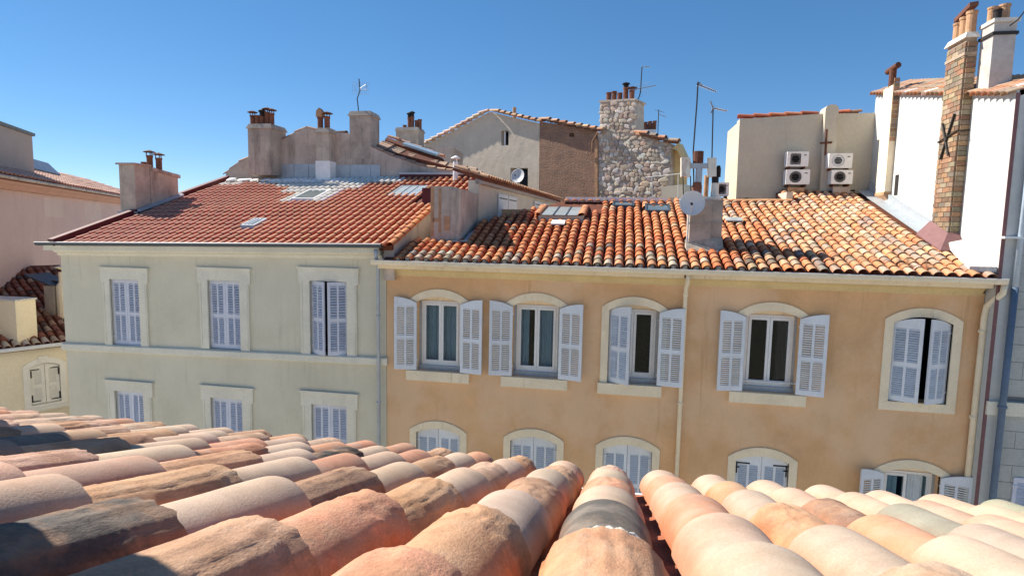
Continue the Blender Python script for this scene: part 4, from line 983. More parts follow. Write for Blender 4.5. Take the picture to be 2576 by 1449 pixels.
hw=[(1260.6,366),(1279.3,366),(1279.3,331),(1275,329),(1265,329),(1260.6,331)]; hd=[(1284,474),(1328,474),(1328,423),(1284,423)]
outl=[(1060,600),(1060,369),(1155,322),(1233,281.5),(1290,296),(1357.7,311),(1354.5,600)]
def gslab(mb,outer,hol,off,dep):
    o3=[onG(x,y,off) for x,y in outer]; base=G0+gn*off
    f=lambda p:((p-base).dot(gu),p.z); O2=[f(p) for p in o3]; H2=[[f(onG(x,y,off)) for x,y in h] for h in hol]
    slab(mb,O2,H2,lambda u,z,d:V((base.x+gu.x*u-gn.x*d,base.y+gu.y*u-gn.y*d,z)),dep)
mb=MB(); gslab(mb,outl,[hw,hd],0,.4); pgw=mb.obj('wall',MT['far_plaster'],pg)
mb=MB(); gpoly(mb,[(1250,380),(1290,380),(1290,320),(1250,320)],-.42,.05); gpoly(mb,[(1275,480),(1335,480),(1335,415),(1275,415)],-.42,.05); mb.obj('room',MT['dark_room'],pg)
mb=MB(); gpoly(mb,[(1268,366),(1271,366),(1271,331),(1268,331)],-.12,.05); mb.obj('window_bar',MT['white_frame'],pg)
pal=[(.55,.42,.29),(.5,.34,.22),(.60,.47,.33)]
gcoping(pgw,[(1062,366),(1155,318.5),(1229,278)],.12,[(.66,.6,.52),(.6,.52,.43)],.45); gcoping(pgw,[(1233,279),(1290,293),(1357,308)],.12,pal,.42)
mb=MB(); p=onG(1294,284,-.3); mb.lathe(p+V((0,0,-.3)),[(.09,0),(.09,.55)],10); mb.obj('vent_pipe',MT['pot_pale'],pg)
bg_=thing('brick_gable_house','far house with rough dark brown brick gable next to the stone chimney','house',(0,29,0))
mb=MB(); gslab(mb,[(1357.5,600),(1357.5,306),(1417,315),(1499,331),(1499,600)],[[(1432,345),(1444,345),(1444,335),(1432,335)]],.04,.4); bgw=mb.obj('wall',MT['old_brickwork'],bg_)
mb=MB(); gpoly(mb,[(1425,350),(1450,350),(1450,330),(1425,330)],-.40,.05); mb.obj('room',MT['dark_room'],bg_)
gcoping(bgw,[(1357,300),(1417,312),(1506,329)],.18,pal+[(.5,.25,.14)],.42); gcoping(bgw,[(1360,303),(1417,316),(1500,333)],.1,[(.3,.22,.17),(.2,.15,.13)],.42)
mb=MB(); mb.tube([onG(1505,330,.3),onG(1490,355,.2),onG(1486,400,.12)],.02,6); mb.obj('cable',MT['pot_pale'],bg_)
mb=MB(); gpoly(mb,[(1496,600),(1503,600),(1503,350),(1496,350)],.09,.12); mb.obj('downpipe',MT['pot_pale'],bg_)
sg=thing('stone_gable_house','far house with rubble stone gable, tall stone chimney and five clay pots','house',(3,29,0))
sout=[(1502.5,600),(1502.5,335),(1509,330),(1509,253),(1597,248),(1597,335),(1640,347),(1690,360),(1686,600)]
mb=MB(); gslab(mb,[(1503.5,600),(1503.5,337),(1597,337),(1640,349),(1688,362),(1684,600)],[],.0,.5); sw=mb.obj('wall',MT['stone_bed'],sg)
mb=MB(); gpoly(mb,[(1510,338),(1596,338),(1596,254),(1510,257)],.02,1.0); sch=mb.obj('chimney',MT['stone_bed'],sg)
mb=MB(); gpoly(mb,[(1507,258),(1599,253),(1599,248),(1507,253)],.07,1.1); mb.obj('chimney_cap',MT['weathered'],sch)
def stone_mesh(seed):
    rs=random.Random(seed); n=8; r0=[1+rs.uniform(-.32,.2) for _ in range(n)]
    ph=rs.uniform(0,1); mb=MB(); vs=[]
    for (sc_,z) in ((1.0,-.3),(1.0,.55),(.80,.95),(.35,1.0)):
        for k in range(n):
            a=2*math.pi*(k+ph)/n; ca,sa=math.cos(a),math.sin(a); m_=max(abs(ca),abs(sa)); q=1/(m_**.55)
            vs.append((ca*q*r0[k]*sc_*.5,sa*q*r0[k]*sc_*.5,z))
    fs=[]
    for i in range(3):
        for k in range(n): fs.append((i*n+k,i*n+(k+1)%n,(i+1)*n+(k+1)%n,(i+1)*n+k))
    fs.append(tuple(3*n+k for k in range(n))); mb.add(vs,fs); return mb.mesh('stone',MT['stone'],False)
SM=[stone_mesh(i) for i in range(10)]
scol=[(.62,.52,.42),(.56,.45,.36),(.66,.58,.48),(.48,.36,.28),(.60,.46,.35),(.40,.33,.28),(.70,.63,.53),(.68,.62,.56)]
def in_poly(x,y,lp):
    c=False;n=len(lp)
    for i in range(n):
        a,b=lp[i],lp[(i+1)%n]
        if (a[1]>y)!=(b[1]>y) and x<(b[0]-a[0])*(y-a[1])/(b[1]-a[1])+a[0]: c=not c
    return c
rs=random.Random(5); y=257; cnt=0
while y<500:
    h=rs.uniform(7,13.5); x=1504+rs.uniform(0,6)
    while x<1690:
        w_=rs.choice((8,10,12,14,17,23))*rs.uniform(.85,1.15)
        cx_,cy_=x+w_/2,y+h/2+rs.uniform(-3,3)
        onch=in_poly(cx_,cy_,[(1511,336),(1595,336),(1595,257),(1511,259)]); onw=in_poly(cx_,cy_,[(1505,502),(1505,338),(1597,341),(1640,352),(1684,364),(1681,502)])
        if onch or onw:
            p=onG(cx_,cy_,.02 if onch else 0); wm=(onG(cx_+w_/2,cy_)-onG(cx_-w_/2,cy_)).length*1.06; hm=(onG(cx_,cy_-h/2)-onG(cx_,cy_+h/2)).length*1.10
            ro=rs.uniform(-.4,.4); ux=gu*math.cos(ro)+V((0,0,math.sin(ro))); uz=-gu*math.sin(ro)+V((0,0,math.cos(ro)))
            M=Matrix((ux*wm,uz*hm,gn*.055*rs.uniform(.6,1.4))).transposed().to_4x4(); M.translation=p
            o=link('stone',rs.choice(SM),sch if onch else sw); o.matrix_basis=M; o.color=(*jitcol(rs.choice(scol),.15,.04),1); cnt+=1
        x+=w_
    y+=h
gcoping(sw,[(1597,333),(1640,345),(1706,361)],.15,[(.55,.36,.24),(.5,.3,.18),(.35,.3,.26),(.3,.27,.24)],.5,1.4); gcoping(sw,[(1600,339),(1640,350),(1700,366)],.05,[(.4,.26,.18)],.5,1.3)
for (x,yt,cap) in ((1531,234,None),(1544.5,231,None),(1558.7,235,None),(1573.6,222,'hood'),(1589,228,'disc')):
    p=onG(x,252,-.4); pot(sch,p,.115,(onG(x,yt,-.4).z-p.z),cap,'pot')
# timber eave on the right of the stone gable
mb=MB(); gpoly(mb,[(1683,500),(1700,500),(1726,470),(1728,420),(1706,362),(1690,372),(1685,400)],-.45,.1); gpoly(mb,[(1690,374),(1707,360),(1731,412),(1722,416),(1704,380)],.0,.5); mb.obj('eave_board',MT['yellow_trim'],sg)
mb=MB(); gpoly(mb,[(1664,497),(1722,497),(1722,464),(1664,470)],.9,.9); mb.obj('parapet',MT['ac_plaster'],sg)
# pots of a roof behind the stone house
bp_=thing('pot_row_chimney','row of slim clay pots on a white capped chimney behind the stone gable','chimney',(6,31,0))
mb=MB(); a=px(1606,362,31); b=px(1650,326,31); mb.box(a.x,b.x,31,31.6,8,b.z); mb.obj('stack',MT['mortar_white'],bp_)
for (x,yt) in ((1608,311),(1614,309),(1623,308),(1628,314),(1634,306),(1640,311),(1646,305)):
    p=px(x,326,31.2); pot(bp_,p,.10,px(x,yt,31.2).z-p.z,None,'pot')

# far satellite dish in the plaster gable's opening
fd=onG(1303.7,444,.45)
sat_dish('pale satellite dish fixed in the dark opening of the far plaster gable',fd,.36,V((-.3,-.95,.25)),[fd-V((0,-.4,.2)),onG(1306,472,.0)])

# ================================================================== HOUSE WITH AIR CONDITIONERS
YA=18.4
ah=thing('blank_wall_house','tall house with blank greige wall, iron cross anchor and clay coping behind the tile roof','house',(5,19,0))
mb=MB(); mb.prism([px(1861,300,YA)*1.0,px(2062,287,YA),px(2170,285,YA),V((7.2,YA,px(2170,285,YA).z)),V((7.2,YA,8)),V((px(1855,500,YA).x,YA,8))],(0,.4,0))
lf=px(1861,300,YA); 
mb.box(lf.x-.05,7.2,YA+.4,YA+.9,0,lf.z-.3); aw=mb.obj('wall',MT['ac_plaster'],ah)
mb=MB(); a=px(1855.5,500,YA); mb.prism([V((a.x-.002,YA+.02,8)),V((a.x-.002,YA+.02,lf.z-.02)),V((a.x-.30,YA+.4,lf.z-.3)),V((a.x-.34,YA+.4,8))],(-.02,0,0)); mb.obj('side_return',MT['cream_trim'],ah)
mb=MB(); a=px(2063,473,YA-.2); b=px(2096,473,YA-.2); t=px(2080,275,YA-.2)
mb.box(a.x,b.x,YA-.2,YA+.3,a.z-.6,t.z); n=8; mb.prism([V((a.x+(b.x-a.x)*(.5-.5*math.cos(math.pi*k/n)),YA-.2,t.z+.13*math.sin(math.pi*k/n))) for k in range(n+1)],(0,.5,0)); flu=mb.obj('flue_breast',MT['ac_plaster'],ah)
mb=MB(); p0=px(2080,326,YA-.22); p1=px(2076.5,391,YA-.22); mb.tube([p0,p1],.028,8); mb.tube([px(2063,360.5,YA-.22),px(2093,359,YA-.22)],.028,8); mb.obj('wall_anchor',MT['rust'],flu)
def acoping(parent,pl,Y,cols):
    coping(parent,pl,Y,.42,cols,1.15,-.02,.16)
acoping(aw,[(1861,293),(2062,283)],YA,[(.52,.20,.11),(.55,.24,.13)]); acoping(aw,[(2097,281),(2125,281)],YA,[(.55,.22,.12)]); acoping(aw,[(2126,281),(2168,281)],YA,[(.35,.24,.17),(.28,.2,.16)])
mb=MB(); mb.tube([px(1850,505,YA-.5),px(1880,500,YA-.3),px(1930,506,YA-.6),px(1985,492,YA-.4),px(2060,484,YA-.35),px(2150,480,YA-.3)],.03,6); mb.obj('pipe_run',MT['cable'],ah)
mb=MB(); a=px(1958,507,18.0); b=px(1975,488,18.0); mb.box(a.x,b.x,17.2,YA,a.z-.3,b.z); mb.obj('parapet_stub',MT['ac_plaster'],ah)
ACG='air conditioner units on the blank wall'
def ac_unit(label,x0,x1,y0,y1,Y,kind,dep=.30):
    a=px(x0,y1,Y); b=px(x1,y1,Y); zt=px(x0,y0,Y).z; zb=a.z; xa,xb=a.x,b.x; h=zt-zb; w_=xb-xa
    t=thing('air_conditioner',label,'air conditioner',((xa+xb)/2,Y+dep/2,zb-.06),ACG)
    cxx=xa+w_*.40; cz=zb+h*.5; r=h*.40
    circ=[(cxx+r*math.cos(2*math.pi*k/20),cz+r*math.sin(2*math.pi*k/20)) for k in range(20)]
    if kind=='square': circ=[(cxx+r*max(-.86,min(.86,1.25*math.cos(2*math.pi*k/20))),cz+r*max(-.95,min(.95,1.3*math.sin(2*math.pi*k/20)))) for k in range(20)]
    mb=MB(); slab(mb,[(xa,zb),(xb,zb),(xb,zt),(xa,zt)],[circ],lambda u,z,d:V((u,Y+d,z)),dep*.25)
    mb.box(xa,xb,Y+dep*.25+.001,Y+dep,zb,zt); mb.obj('casing',MT['white_metal'],t)
    mb=MB(); 
    for k in range(7):
        q=-1+2*(k+.5)/7; e=math.sqrt(max(0,1-q*q))*r*(.95); mb.box(cxx-e,cxx+e,Y+.004,Y+.012,cz+q*r-.004,cz+q*r+.004)
    for k in range(3):
        e=r*(.3+.3*k); mb.lathe((cxx,Y+.014,cz),[(e-.006,0),(e+.006,0),(e+.006,.006),(e-.006,.006)],18,V((0,-1,0)))
    mb.obj('grille',MT['silver' if kind=='light' else 'grille'],t)
    mb=MB()
    for k in range(5):
        an=2*math.pi*k/5; u1=V((math.cos(an),0,math.sin(an))); u2=V((math.cos(an+.7),0,math.sin(an+.7))); c_=V((cxx,Y+.045,cz))
        mb.add([c_+u1*.03,c_+u1*r*.85+V((0,.01,0)),c_+u2*r*.85+V((0,-.01,0)),c_+u2*.03],[(0,1,2,3)])
    mb.lathe((cxx,Y+.05,cz),[(.05,0),(.05,.03),(.02,.04)],10,V((0,-1,0))); mb.obj('fan',MT['silver' if kind=='light' else 'iron'],t)
    mb=MB(); mb.box(xb-w_*.02,xb+w_*.05,Y+dep*.3,Y+dep*.8,zb+h*.12,zb+h*.42); mb.obj('valve_cover',MT['white_metal'],t)
    mb=MB(); mb.box(xb-w_*.22,xb-w_*.10,Y-.004,Y-.001,zt-h*.27,zt-h*.2); mb.obj('badge',MT['grille'],t)
    mb=MB()
    for x in (xa+w_*.15,xb-w_*.15): mb.box(x-.02,x+.02,Y+.03,Y+dep+.14,zb-.06,zb-.001)
    mb.obj('bracket',MT['rust'],t)
YU=YA-.42
ac_unit('upper left air conditioner with a squarish dark fan grille, left of the cross',1979,2033,382,419,YU,'square')
ac_unit('lower left air conditioner with a round dark fan, on clay blocks left of the flue',1976,2036,427,464,YU,'round')
ac_unit('upper right air conditioner with a pale swirled fan grille, right of the cross',2084,2143,386,423,YU-.1,'light')
ac_unit('lower right air conditioner with a barred round fan, next to the white wall',2090,2144,428,463,YU-.1,'round')
ac_unit('small air conditioner half hidden behind the orange house chimney flues',1801,1833,459,493,17.6,'square')
mb=MB(); a=px(1983,484,YU); b=px(2025,466,YU); mb.box(a.x,b.x,YU+.05,YU+.3,a.z-.2,b.z-.062); mb.obj('clay_blocks',MT['pot_pale'],ah)
mb=MB(); a=px(2095,480,YU); b=px(2140,465,YU); mb.box(a.x,b.x,YU+.0,YU+.3,a.z-.2,b.z-.062); mb.obj('unit_plinth',MT['weathered'],ah)
mb=MB(); a=px(1806,500,17.6); b=px(1830,494,17.6); mb.box(a.x,b.x,17.55,17.95,a.z-.5,b.z-.05); mb.obj('unit_plinth',MT['rust'],ah)

# ================================================================== RIGHT HOUSE WITH THE WHITE SIDE WALL
XR=6.98
rh=thing('white_side_house','tall house at the right with sunlit white side wall, brick chimney and grey block front','house',(9,14,0))
def onW(x,y,off=0): return onX(x,y,XR-off)
ztop_b=onW(2166,250).z; ztop_f=onW(2505,246).z
YF=12.30
def wt(y): return ztop_f+(ztop_b-ztop_f)*(y-YF)/(18.5-YF)
mb=MB(); mb.prism([V((XR,YF,5)),V((XR,18.45,5)),V((XR,18.45,wt(18.45))),V((XR,YF,wt(YF)))],(.25,0,0)); sw_=mb.obj('side_wall',MT['white_wall'],rh)
mb=MB(); mb.box(XR-.005,XR+.06,YF-.012,YF-.001,5,wt(YF)-.05); mb.obj('corner_edge',MT['maroon_pale'],rh)
mb=MB(); mb.box(XR+.02,14,YF+.08,19,0,wt(YF)-.1); mb.obj('front_bed',MT['block_joint'],rh)
# facade blocks
row=0; z=4.0
while z<wt(YF)-.3:
    h=.335
    if not (8.62<z+h/2<8.95):
        x=XR+.03; x+= -.0
        first=.28 if row%2 else .56
        ww_=first
        while x<9.6:
            o=MB(); o.box(x+.004,x+ww_-.004,YF-.0+.02,YF+.09,z+.004,z+h-.004); o.obj('block',MT['block'],rh)
            x+=ww_; ww_=.56
    z+=h; row+=1
mb=MB(); mb.box(XR+.02,9.7,YF-.06,YF+.1,8.67,8.93); mb.obj('string_course',MT['beige_trim'],rh)
# verge tiles on top of the white wall
def verge_row(y0,y1,cols,nx=3):
    y=y0; k=0
    while y<y1:
        for i in range(nx):
            o=link('tile',cpme,sw_); d=V((-1,0,-.30)).normalized(); nn=V((-.29,0,.957)); x_=d.cross(nn).normalized(); M=Matrix((x_*.85,d,x_.cross(d)*.9)).transposed().to_4x4(); M.translation=V((XR+.30+i*.28,y,wt(y)+.04+.095*i)); o.matrix_basis=M; o.color=(*jitcol(pick(cols),.15,.05),1)
        y+=.20; k+=1
vc=[(3,(.52,.34,.23)),(2,(.46,.36,.27)),(1,(.56,.30,.17)),(.5,(.75,.74,.7))]
verge_row(YF+.1,18.4,vc)
mb=MB(); mb.prism([V((XR+.05,YF,wt(YF)+.0)),V((XR+.05,18.45,wt(18.45)+.0)),V((XR+1.1,18.45,wt(18.45)+.28)),V((XR+1.1,YF,wt(YF)+.28))],(0,0,-.1)); mb.obj('roof',MT['roof_bed'],rh)
# thin chimney with T cowl
def stack_on_wall(x0px,x1px,ypx,prot,z0,z1,mk_,name='chimney'):
    ya=onW(x0px,ypx,prot).y; yb=onW(x1px,ypx,prot).y
    mb=MB(); mb.box(XR-prot,XR-.001,min(ya,yb),max(ya,yb),z0,z1); return mb.obj(name,MT[mk_],rh),min(ya,yb),max(ya,yb)
PT=.16
zt_=onW(2232,222,PT).z; zb_=onW(2215,488,PT).z
tc,ya,yb=stack_on_wall(2213,2236,350,PT,zb_,zt_,'cream_trim')
mb=MB(); c_=V((XR-PT/2,(ya+yb)/2,zt_-.02)); hh=onW(2238,172,PT).z-zt_; mb.lathe(c_,[(.085,0),(.085,hh)],12); mb.tube([c_+V((-.02,.28,hh-.02)),c_+V((.02,-.24,hh+.03))],.075,12,True); mb.obj('cowl_pipe',MT['rust'],tc,smooth=False)
mb=MB(); e=.02; c_=V((XR-PT,ya,zb_)); mb.hexa([(XR-PT-e,ya-e,zb_-.04),(XR,ya-e,zb_-.28),(XR,yb+e,zb_-.28),(XR-PT-e,yb+e,zb_-.04),(XR-PT-e,ya-e,zb_+.04),(XR,ya-e,zb_+.04),(XR,yb+e,zb_+.04),(XR-PT-e,yb+e,zb_+.04)]); mb.obj('corbel',MT['pot_pale'],tc)
# bricks of the stacks: individual, proud of the mortar bed
brm={}
def brick_mesh(lx,ly,lz):
    k=(round(lx,2),round(ly,2),round(lz,2))
    if k not in brm:
        mb=MB(); mb.box(-lx/2,lx/2,-ly/2,ly/2,-lz/2,lz/2); brm[k]=mb.mesh('brick',MT['brick'])
    return brm[k]
bcols=[(.31,.175,.105),(.28,.17,.105),(.35,.215,.13),(.28,.21,.145),(.24,.185,.13),(.22,.135,.09),(.33,.26,.18),(.20,.165,.125)]
def brick_faces(parent,xf,ya,yb,z0,z1,prot,ch=.118,length=.24,skipf=None):
    """bricks on the -x face (x = xf) and on the -y face (y = ya)"""
    z=z0; r=0; n=0
    while z+ch<z1:
        y=ya; first=length if r%2 else length/2
        l=first
        while y<yb-.02:
            l=min(l,yb-y)
            if not (skipf and skipf(y+l/2,z)):
                o=link('brick',brick_mesh(.03,l-.012,ch-.014),parent); o.location=(xf-.002+random.uniform(-.004,.003),y+l/2,z+ch/2); o.color=(*jitcol(random.choice(bcols),.2,.06),1); n+=1
            y+=l; l=length
        x=xf+.012; l=min(prot-.014,.20)
        if not (skipf and skipf(ya,z)):
            o=link('brick',brick_mesh(l-.008,.03,ch-.014),parent); o.location=(x+l/2+.003,ya-.002+random.uniform(-.003,.003),z+ch/2); o.color=(*jitcol(random.choice(bcols),.2,.06),1); n+=1
        z+=ch; r+=1
    return n
# bricks showing on the narrow side of the thin chimney
zz=onW(2230,352,PT).z
for k in range(14):
    o=link('brick',brick_mesh(PT-.03,.03,.10),tc); o.location=(XR-PT/2,ya-.003,zz+k*.115); o.color=(*jitcol(random.choice(bcols),.2,.06),1)
# big brick chimney
PB=.20
ya0=onW(2388,560,PB).y; yb0_=onW(2344,560,PB).y
zB0=onW(2370,610,PB).z; zB1=onW(2428,98,PB).z
mb=MB(); mb.box(XR-PB+.012,XR-.001,ya0+.012,yb0_,zB0-.5,zB1); bc=mb.obj('chimney',MT['brick_bed'],rh)
print('brick stack y',ya0,yb0_,'z',zB0,zB1)
brick_faces(bc,XR-PB+.012,ya0,yb0_,zB0+.02,zB1,PB,ch=.104)
mb=MB(); mb.hexa([(XR-PB-.05,ya0-.05,zB1),(XR+.02,ya0-.05,zB1),(XR+.02,yb0_+.05,zB1),(XR-PB-.05,yb0_+.05,zB1),(XR-PB,ya0,zB1+.12),(XR,ya0,zB1+.12),(XR,yb0_,zB1+.12),(XR-PB,yb0_,zB1+.12)]); mb.obj('chimney_cap',MT['mortar'],bc)
mb=MB(); mb.box(XR-PB-.02,XR+.0,ya0-.02,yb0_+.02,zB1-.34,zB1-.28); mb.obj('brick_band',MT['brick_bed'],bc)
for q,hh in ((.12,.44),(.45,.40),(.78,.36)):
    pot(bc,V((XR-PB/2,ya0+(yb0_-ya0)*q,zB1+.10)),.09,hh,None,'pot_pale',14)
mb=MB(); p=V((XR-PB/2,ya0+(yb0_-ya0)*.72,zB1+.62)); mb.prism([p+V((-.02,-.35,.04)),p+V((.0,.25,-.08)),p+V((.02,.3,.02)),p+V((0,-.3,.14))],(.16,0,.02)); mb.obj('flue_cowl',MT['rust'],bc)
za=onW(2372,345,PB+.05).z; yc=(ya0+yb0_)/2
mb=MB(); mb.tube([V((XR-PB-.03,yc-.22,za+.42)),V((XR-PB-.03,yc+.18,za-.46))],.022,8); mb.tube([V((XR-PB-.03,yc+.22,za+.30)),V((XR-PB-.03,yc-.12,za-.42))],.022,8); mb.tube([V((XR-.0,yb0_+.05,za-.09)),V((XR-PB-.03,yb0_,za-.08)),V((XR-PB-.03,ya0-.02,za+.05)),V((XR,ya0-.03,za+.06))],.015,6); mb.obj('wall_anchor',MT['iron'],bc)
mb=MB(); xl_=XR-PB-.02; A=[V((xl_,ya0-.02,oz(ya0)+.38)),V((xl_,yb0_+.02,oz(yb0_)+.42)),V((xl_-.26,yb0_+.02,oz(yb0_)+.13)),V((xl_-.26,ya0-.34,oz(ya0-.34)+.13))]; mb.prism(A,(0,0,-.03)); mb.prism([V((xl_,ya0-.025,oz(ya0)+.38)),V((xl_-.26,ya0-.345,oz(ya0-.345)+.13)),V((XR-.01,ya0-.345,oz(ya0-.345)+.13)),V((XR-.01,ya0-.025,oz(ya0)+.38))],(0,0,-.03)); mb.obj('flashing',MT['maroon_pale'],bc)
# pale chimney above the wall
y0_=onX(2512,200,XR+.35).y; 
zc0=wt(12.6)-.2; zc1=onX(2490,82,XR+.3).z
yfr=onX(2462,150,XR+.05).y
mb=MB(); mb.box(XR+.05,XR+.44,yfr-.42,yfr,zc0,zc1); pc=mb.obj('chimney',MT['grey_render'],rh)
mb=MB(); mb.box(XR+.02,XR+.47,yfr-.45,yfr+.03,zc1-.24,zc1-.18); mb.obj('strap',MT['iron'],pc)
mb=MB(); mb.box(XR+.02,XR+.48,yfr-.46,yfr+.03,zc1+.001,zc1+.07); mb.obj('chimney_cap',MT['mortar'],pc)
pot(pc,V((XR+.16,yfr-.12,zc1+.08)),.085,.30,None,'pot_pale',14); pot(pc,V((XR+.34,yfr-.16,zc1+.08)),.09,.33,None,'pot_pale',14); pot(pc,V((XR+.13,yfr-.33,zc1+.08)),.07,.18,None,'soot',14)
# little opening in the white wall
mb=MB(); p=onW(2256,462); mb.box(XR-.012,XR-.002,p.y-.09,p.y+.09,p.z-.3,p.z+.22); mb.obj('vent_opening',MT['soot'],rh)
# downpipes of the right house
mb=MB(); a=px(2573,343,YF-.06); b=px(2552,726,YF-.06); mb.tube([V((8.05,YF-.06,wt(YF)-.2)),V((7.98,YF-.06,12.6)),V((7.52,YF-.06,11.05))] if False else [V((b.x+.02,YF-.07,wt(YF)-.2)),V((b.x,YF-.07,b.z))],.05,12); mb.obj('downpipe',MT['pale_blue_pipe'],rh,smooth=True)
mb=MB(); mb.tube([V((b.x,YF-.075,b.z+.02)),V((b.x-.02,YF-.11,8.9)),V((b.x-.02,YF-.11,8.7)),V((b.x-.02,YF-.075,.3))],.058,12); mb.lathe((b.x-.02,YF-.11,8.82),[(.06,0),(.075,.01),(.075,.05),(.06,.06)],12); mb.obj('downpipe',MT['blue_pipe'],rh,smooth=True)
mb=MB(); c_=onW(2500,575); mb.box(XR-.02,b.x+.06,YF-.13,YF-.02,px(2550,598,YF).z-.02,px(2550,598,YF).z+.02); mb.obj('pipe_clamp',MT['white_metal'],rh)
rbank=SlatBank(rh)
shutter(rh,rbank,px(2546,1240,YF).x,YF-.05,5.3,px(2546,1200,YF).z,.5,0,1,2,'shutter_mauve',nsl=16,hasarch=False)
rbank.close('shutter_mauve')
mb=MB(); cb=px(2540,66,12.2); mb.tube([cb,cb+V((.12,0,.10)),cb+V((.28,0,.35)),cb+V((.36,0,.7)),cb+V((.42,0,1.2))],.012,6); tag(mb.obj('overhead_cable',MT['cable']),'thin black cable curving up from the pale chimney at the top right','cable')

# ================================================================== PINK HOUSE, FAR LEFT
pd=V((-.52,.855,0)).normalized(); pn=V((.855,.52,0)).normalized(); PO=V((-20.5,16.0,0))
ph=thing('pink_house','tall dusky pink house at the far left with salmon cornice and pale tile roof','house',(-24,24,0))
def onK(x,y,off=0): return onP(x,y,PO+pn*off,pn)
A_=onK(0,470); B_=onK(310,518)
zc=(A_.z+B_.z)/2
print('pink eave z',A_,B_)
s0,s1=-6,(B_-PO).dot(pd)+6
def pk(s,z,off=0): q=PO+pd*s+pn*off; return V((q.x,q.y,z))
mb=MB(); mb.prism([pk(s0,0),pk(s1,0),pk(s1,zc),pk(s0,zc)],-pn*.4); pw=mb.obj('wall',MT['pink_plaster'],ph)
mb=MB(); mb.prism([pk(s0,zc+.002,.22),pk(s1,zc+.002,.22),pk(s1,zc+.16,.30),pk(s0,zc+.16,.30)],-pn*.5); mb.prism([pk(s0,zc+.162,.34),pk(s1,zc+.162,.34),pk(s1,zc+.30,.40),pk(s0,zc+.30,.40)],-pn*.6); mb.obj('cornice',MT['pink_trim'],ph)
mb=MB(); mb.tube([pk(s0,zc+.38,.46),pk(s1,zc+.38,.46)],.06,10); mb.obj('gutter',MT['weathered'],ph)
prv=(-pn*CS+V((0,0,SN))).normalized(); prn=pd.cross(prv); prn=prn if prn.z>0 else -prn
po_=pk(s0,zc+.42,.45)
mb=MB(); Lp=s1-s0; mb.prism([po_,po_+pd*Lp,po_+pd*Lp+prv*4.2,po_+prv*4.2],-prn*.15); pr=mb.obj('roof',MT['roof_bed'],ph)
def pvis(c,a,b):
    v_=c-CAM; zz_=v_.dot(FW)
    if zz_<1: return True
    X_=1288+FPX*v_.dot(RT)/zz_; return not(-60<X_<330)
roof_tiles(pr,po_,pd,prv,int(Lp/.32),10,.32,.42,barrel('tile',.52,.10,.13,.09,.02,6),'tile_new',lambda c,i,j:jitcol((.68,.42,.32),.07,.03),pvis,300,lift=.01,tilt=.05)
# penthouse block with its zinc edge, dormer window roof next to it
e1=onK(87,444,-.9); e0=onK(-40,420,-.9)
zt_=onK(86,345,-.9).z; zt0=zt_
sA=(e0-PO).dot(pd); sB=(e1-PO).dot(pd)
mb=MB(); mb.prism([pk(sA-3,zc,-.9),pk(sB,zc,-.9),pk(sB,zt_,-.9),pk(sA-3,zt_,-.9)],-pn*3); pb=mb.obj('penthouse',MT['penthouse'],ph)
mb=MB(); mb.prism([pk(sA-3,zt_,-.82),pk(sB+.06,zt_,-.82),pk(sB+.06,zt_+.12,-.80),pk(sA-3,zt_+.12,-.80)],-pn*3.1); mb.obj('roof_edge',MT['zinc_dark'],pb)
q=onK(128,436,-2.2); sC=(q-PO).dot(pd)
mb=MB(); mb.prism([pk(sB+.02,q.z-.6,-2.0),pk(sC,q.z-.6,-2.0),pk(sC,q.z,-2.0),pk(sB+.02,q.z,-2.0)],-pn*1.5); mb.prism([pk(sB+.02,q.z+.03,-1.9),pk(sC+.4,q.z-.05,-1.9),pk(sC-.6,q.z+.45,-2.1),pk(sB+.02,q.z+.5,-2.1)],-pn*1.6); mb.obj('dormer',MT['zinc'],ph)
for (x0,x1,y0,y1) in ((112,160,498,546),(213,256,520,553)):
    mb=MB(); a=onK(x0,y1); b=onK(x1,y1); mb.prism([pk((a-PO).dot(pd),a.z,.004),pk((b-PO).dot(pd),a.z,.004),pk((b-PO).dot(pd),zc-.1,.004),pk((a-PO).dot(pd),zc-.1,.004)],-pn*.003); mb.obj('render_patch',MT['pink_patch'],pw)

# ================================================================== LOW CREAM HOUSE, FAR LEFT
ld=V((.468,.884,0)).normalized(); ln=V((.884,-.468,0)).normalized(); LO=V((-16.6,15.0,0))
lh=thing('low_cream_house','low cream house at the left edge with white arched shutters and brown tile roof coloured as if shaded','house',(-18,15,0))
def onL(x,y,off=0): return onP(x,y,LO+ln*off,ln)
def lk(s,z,off=0): q=LO+ld*s+ln*off; return V((q.x,q.y,z))
g0=onL(0,884,.2); g1=onL(169,863,.2); lz=(g0.z+g1.z)/2
print('low house gutter',g0,g1)
def sl(x,y): p=onL(x,y); return (p-LO).dot(ld),p.z
wl_,z1_=sl(76,960); wr_,_=sl(152,960); zb_=sl(115,1014)[1]; zs_=sl(115,921)[1]
hol=arch(wl_,wr_,zb_,zs_,.10,8)
mb=MB(); slab(mb,[(-6,0),(1.2,0),(1.2,lz-.05),(-6,lz-.05)],[hol],lambda u,z,d:lk(u,z,-d),.3); mb.obj('wall',MT['left_cream'],lh)
mb=MB(); slab(mb,arch(wl_-.16,wr_+.16,zb_-.12,zs_+.06,.22,8),[hol],lambda u,z,d:lk(u,z,.03-d),.05); mb.obj('window_surround',MT['shutter_cream'],lh)
m_=(wl_+wr_)/2; mb=MB(); mb.prism([lk(m_-.12,zs_+.14,.05),lk(m_+.06,zs_+.14,.05),lk(m_+.09,zs_+.33,.05),lk(m_-.15,zs_+.33,.05)],-ln*.06); mb.obj('keystone',MT['shutter_cream'],lh)
lb=SlatBank(lh)
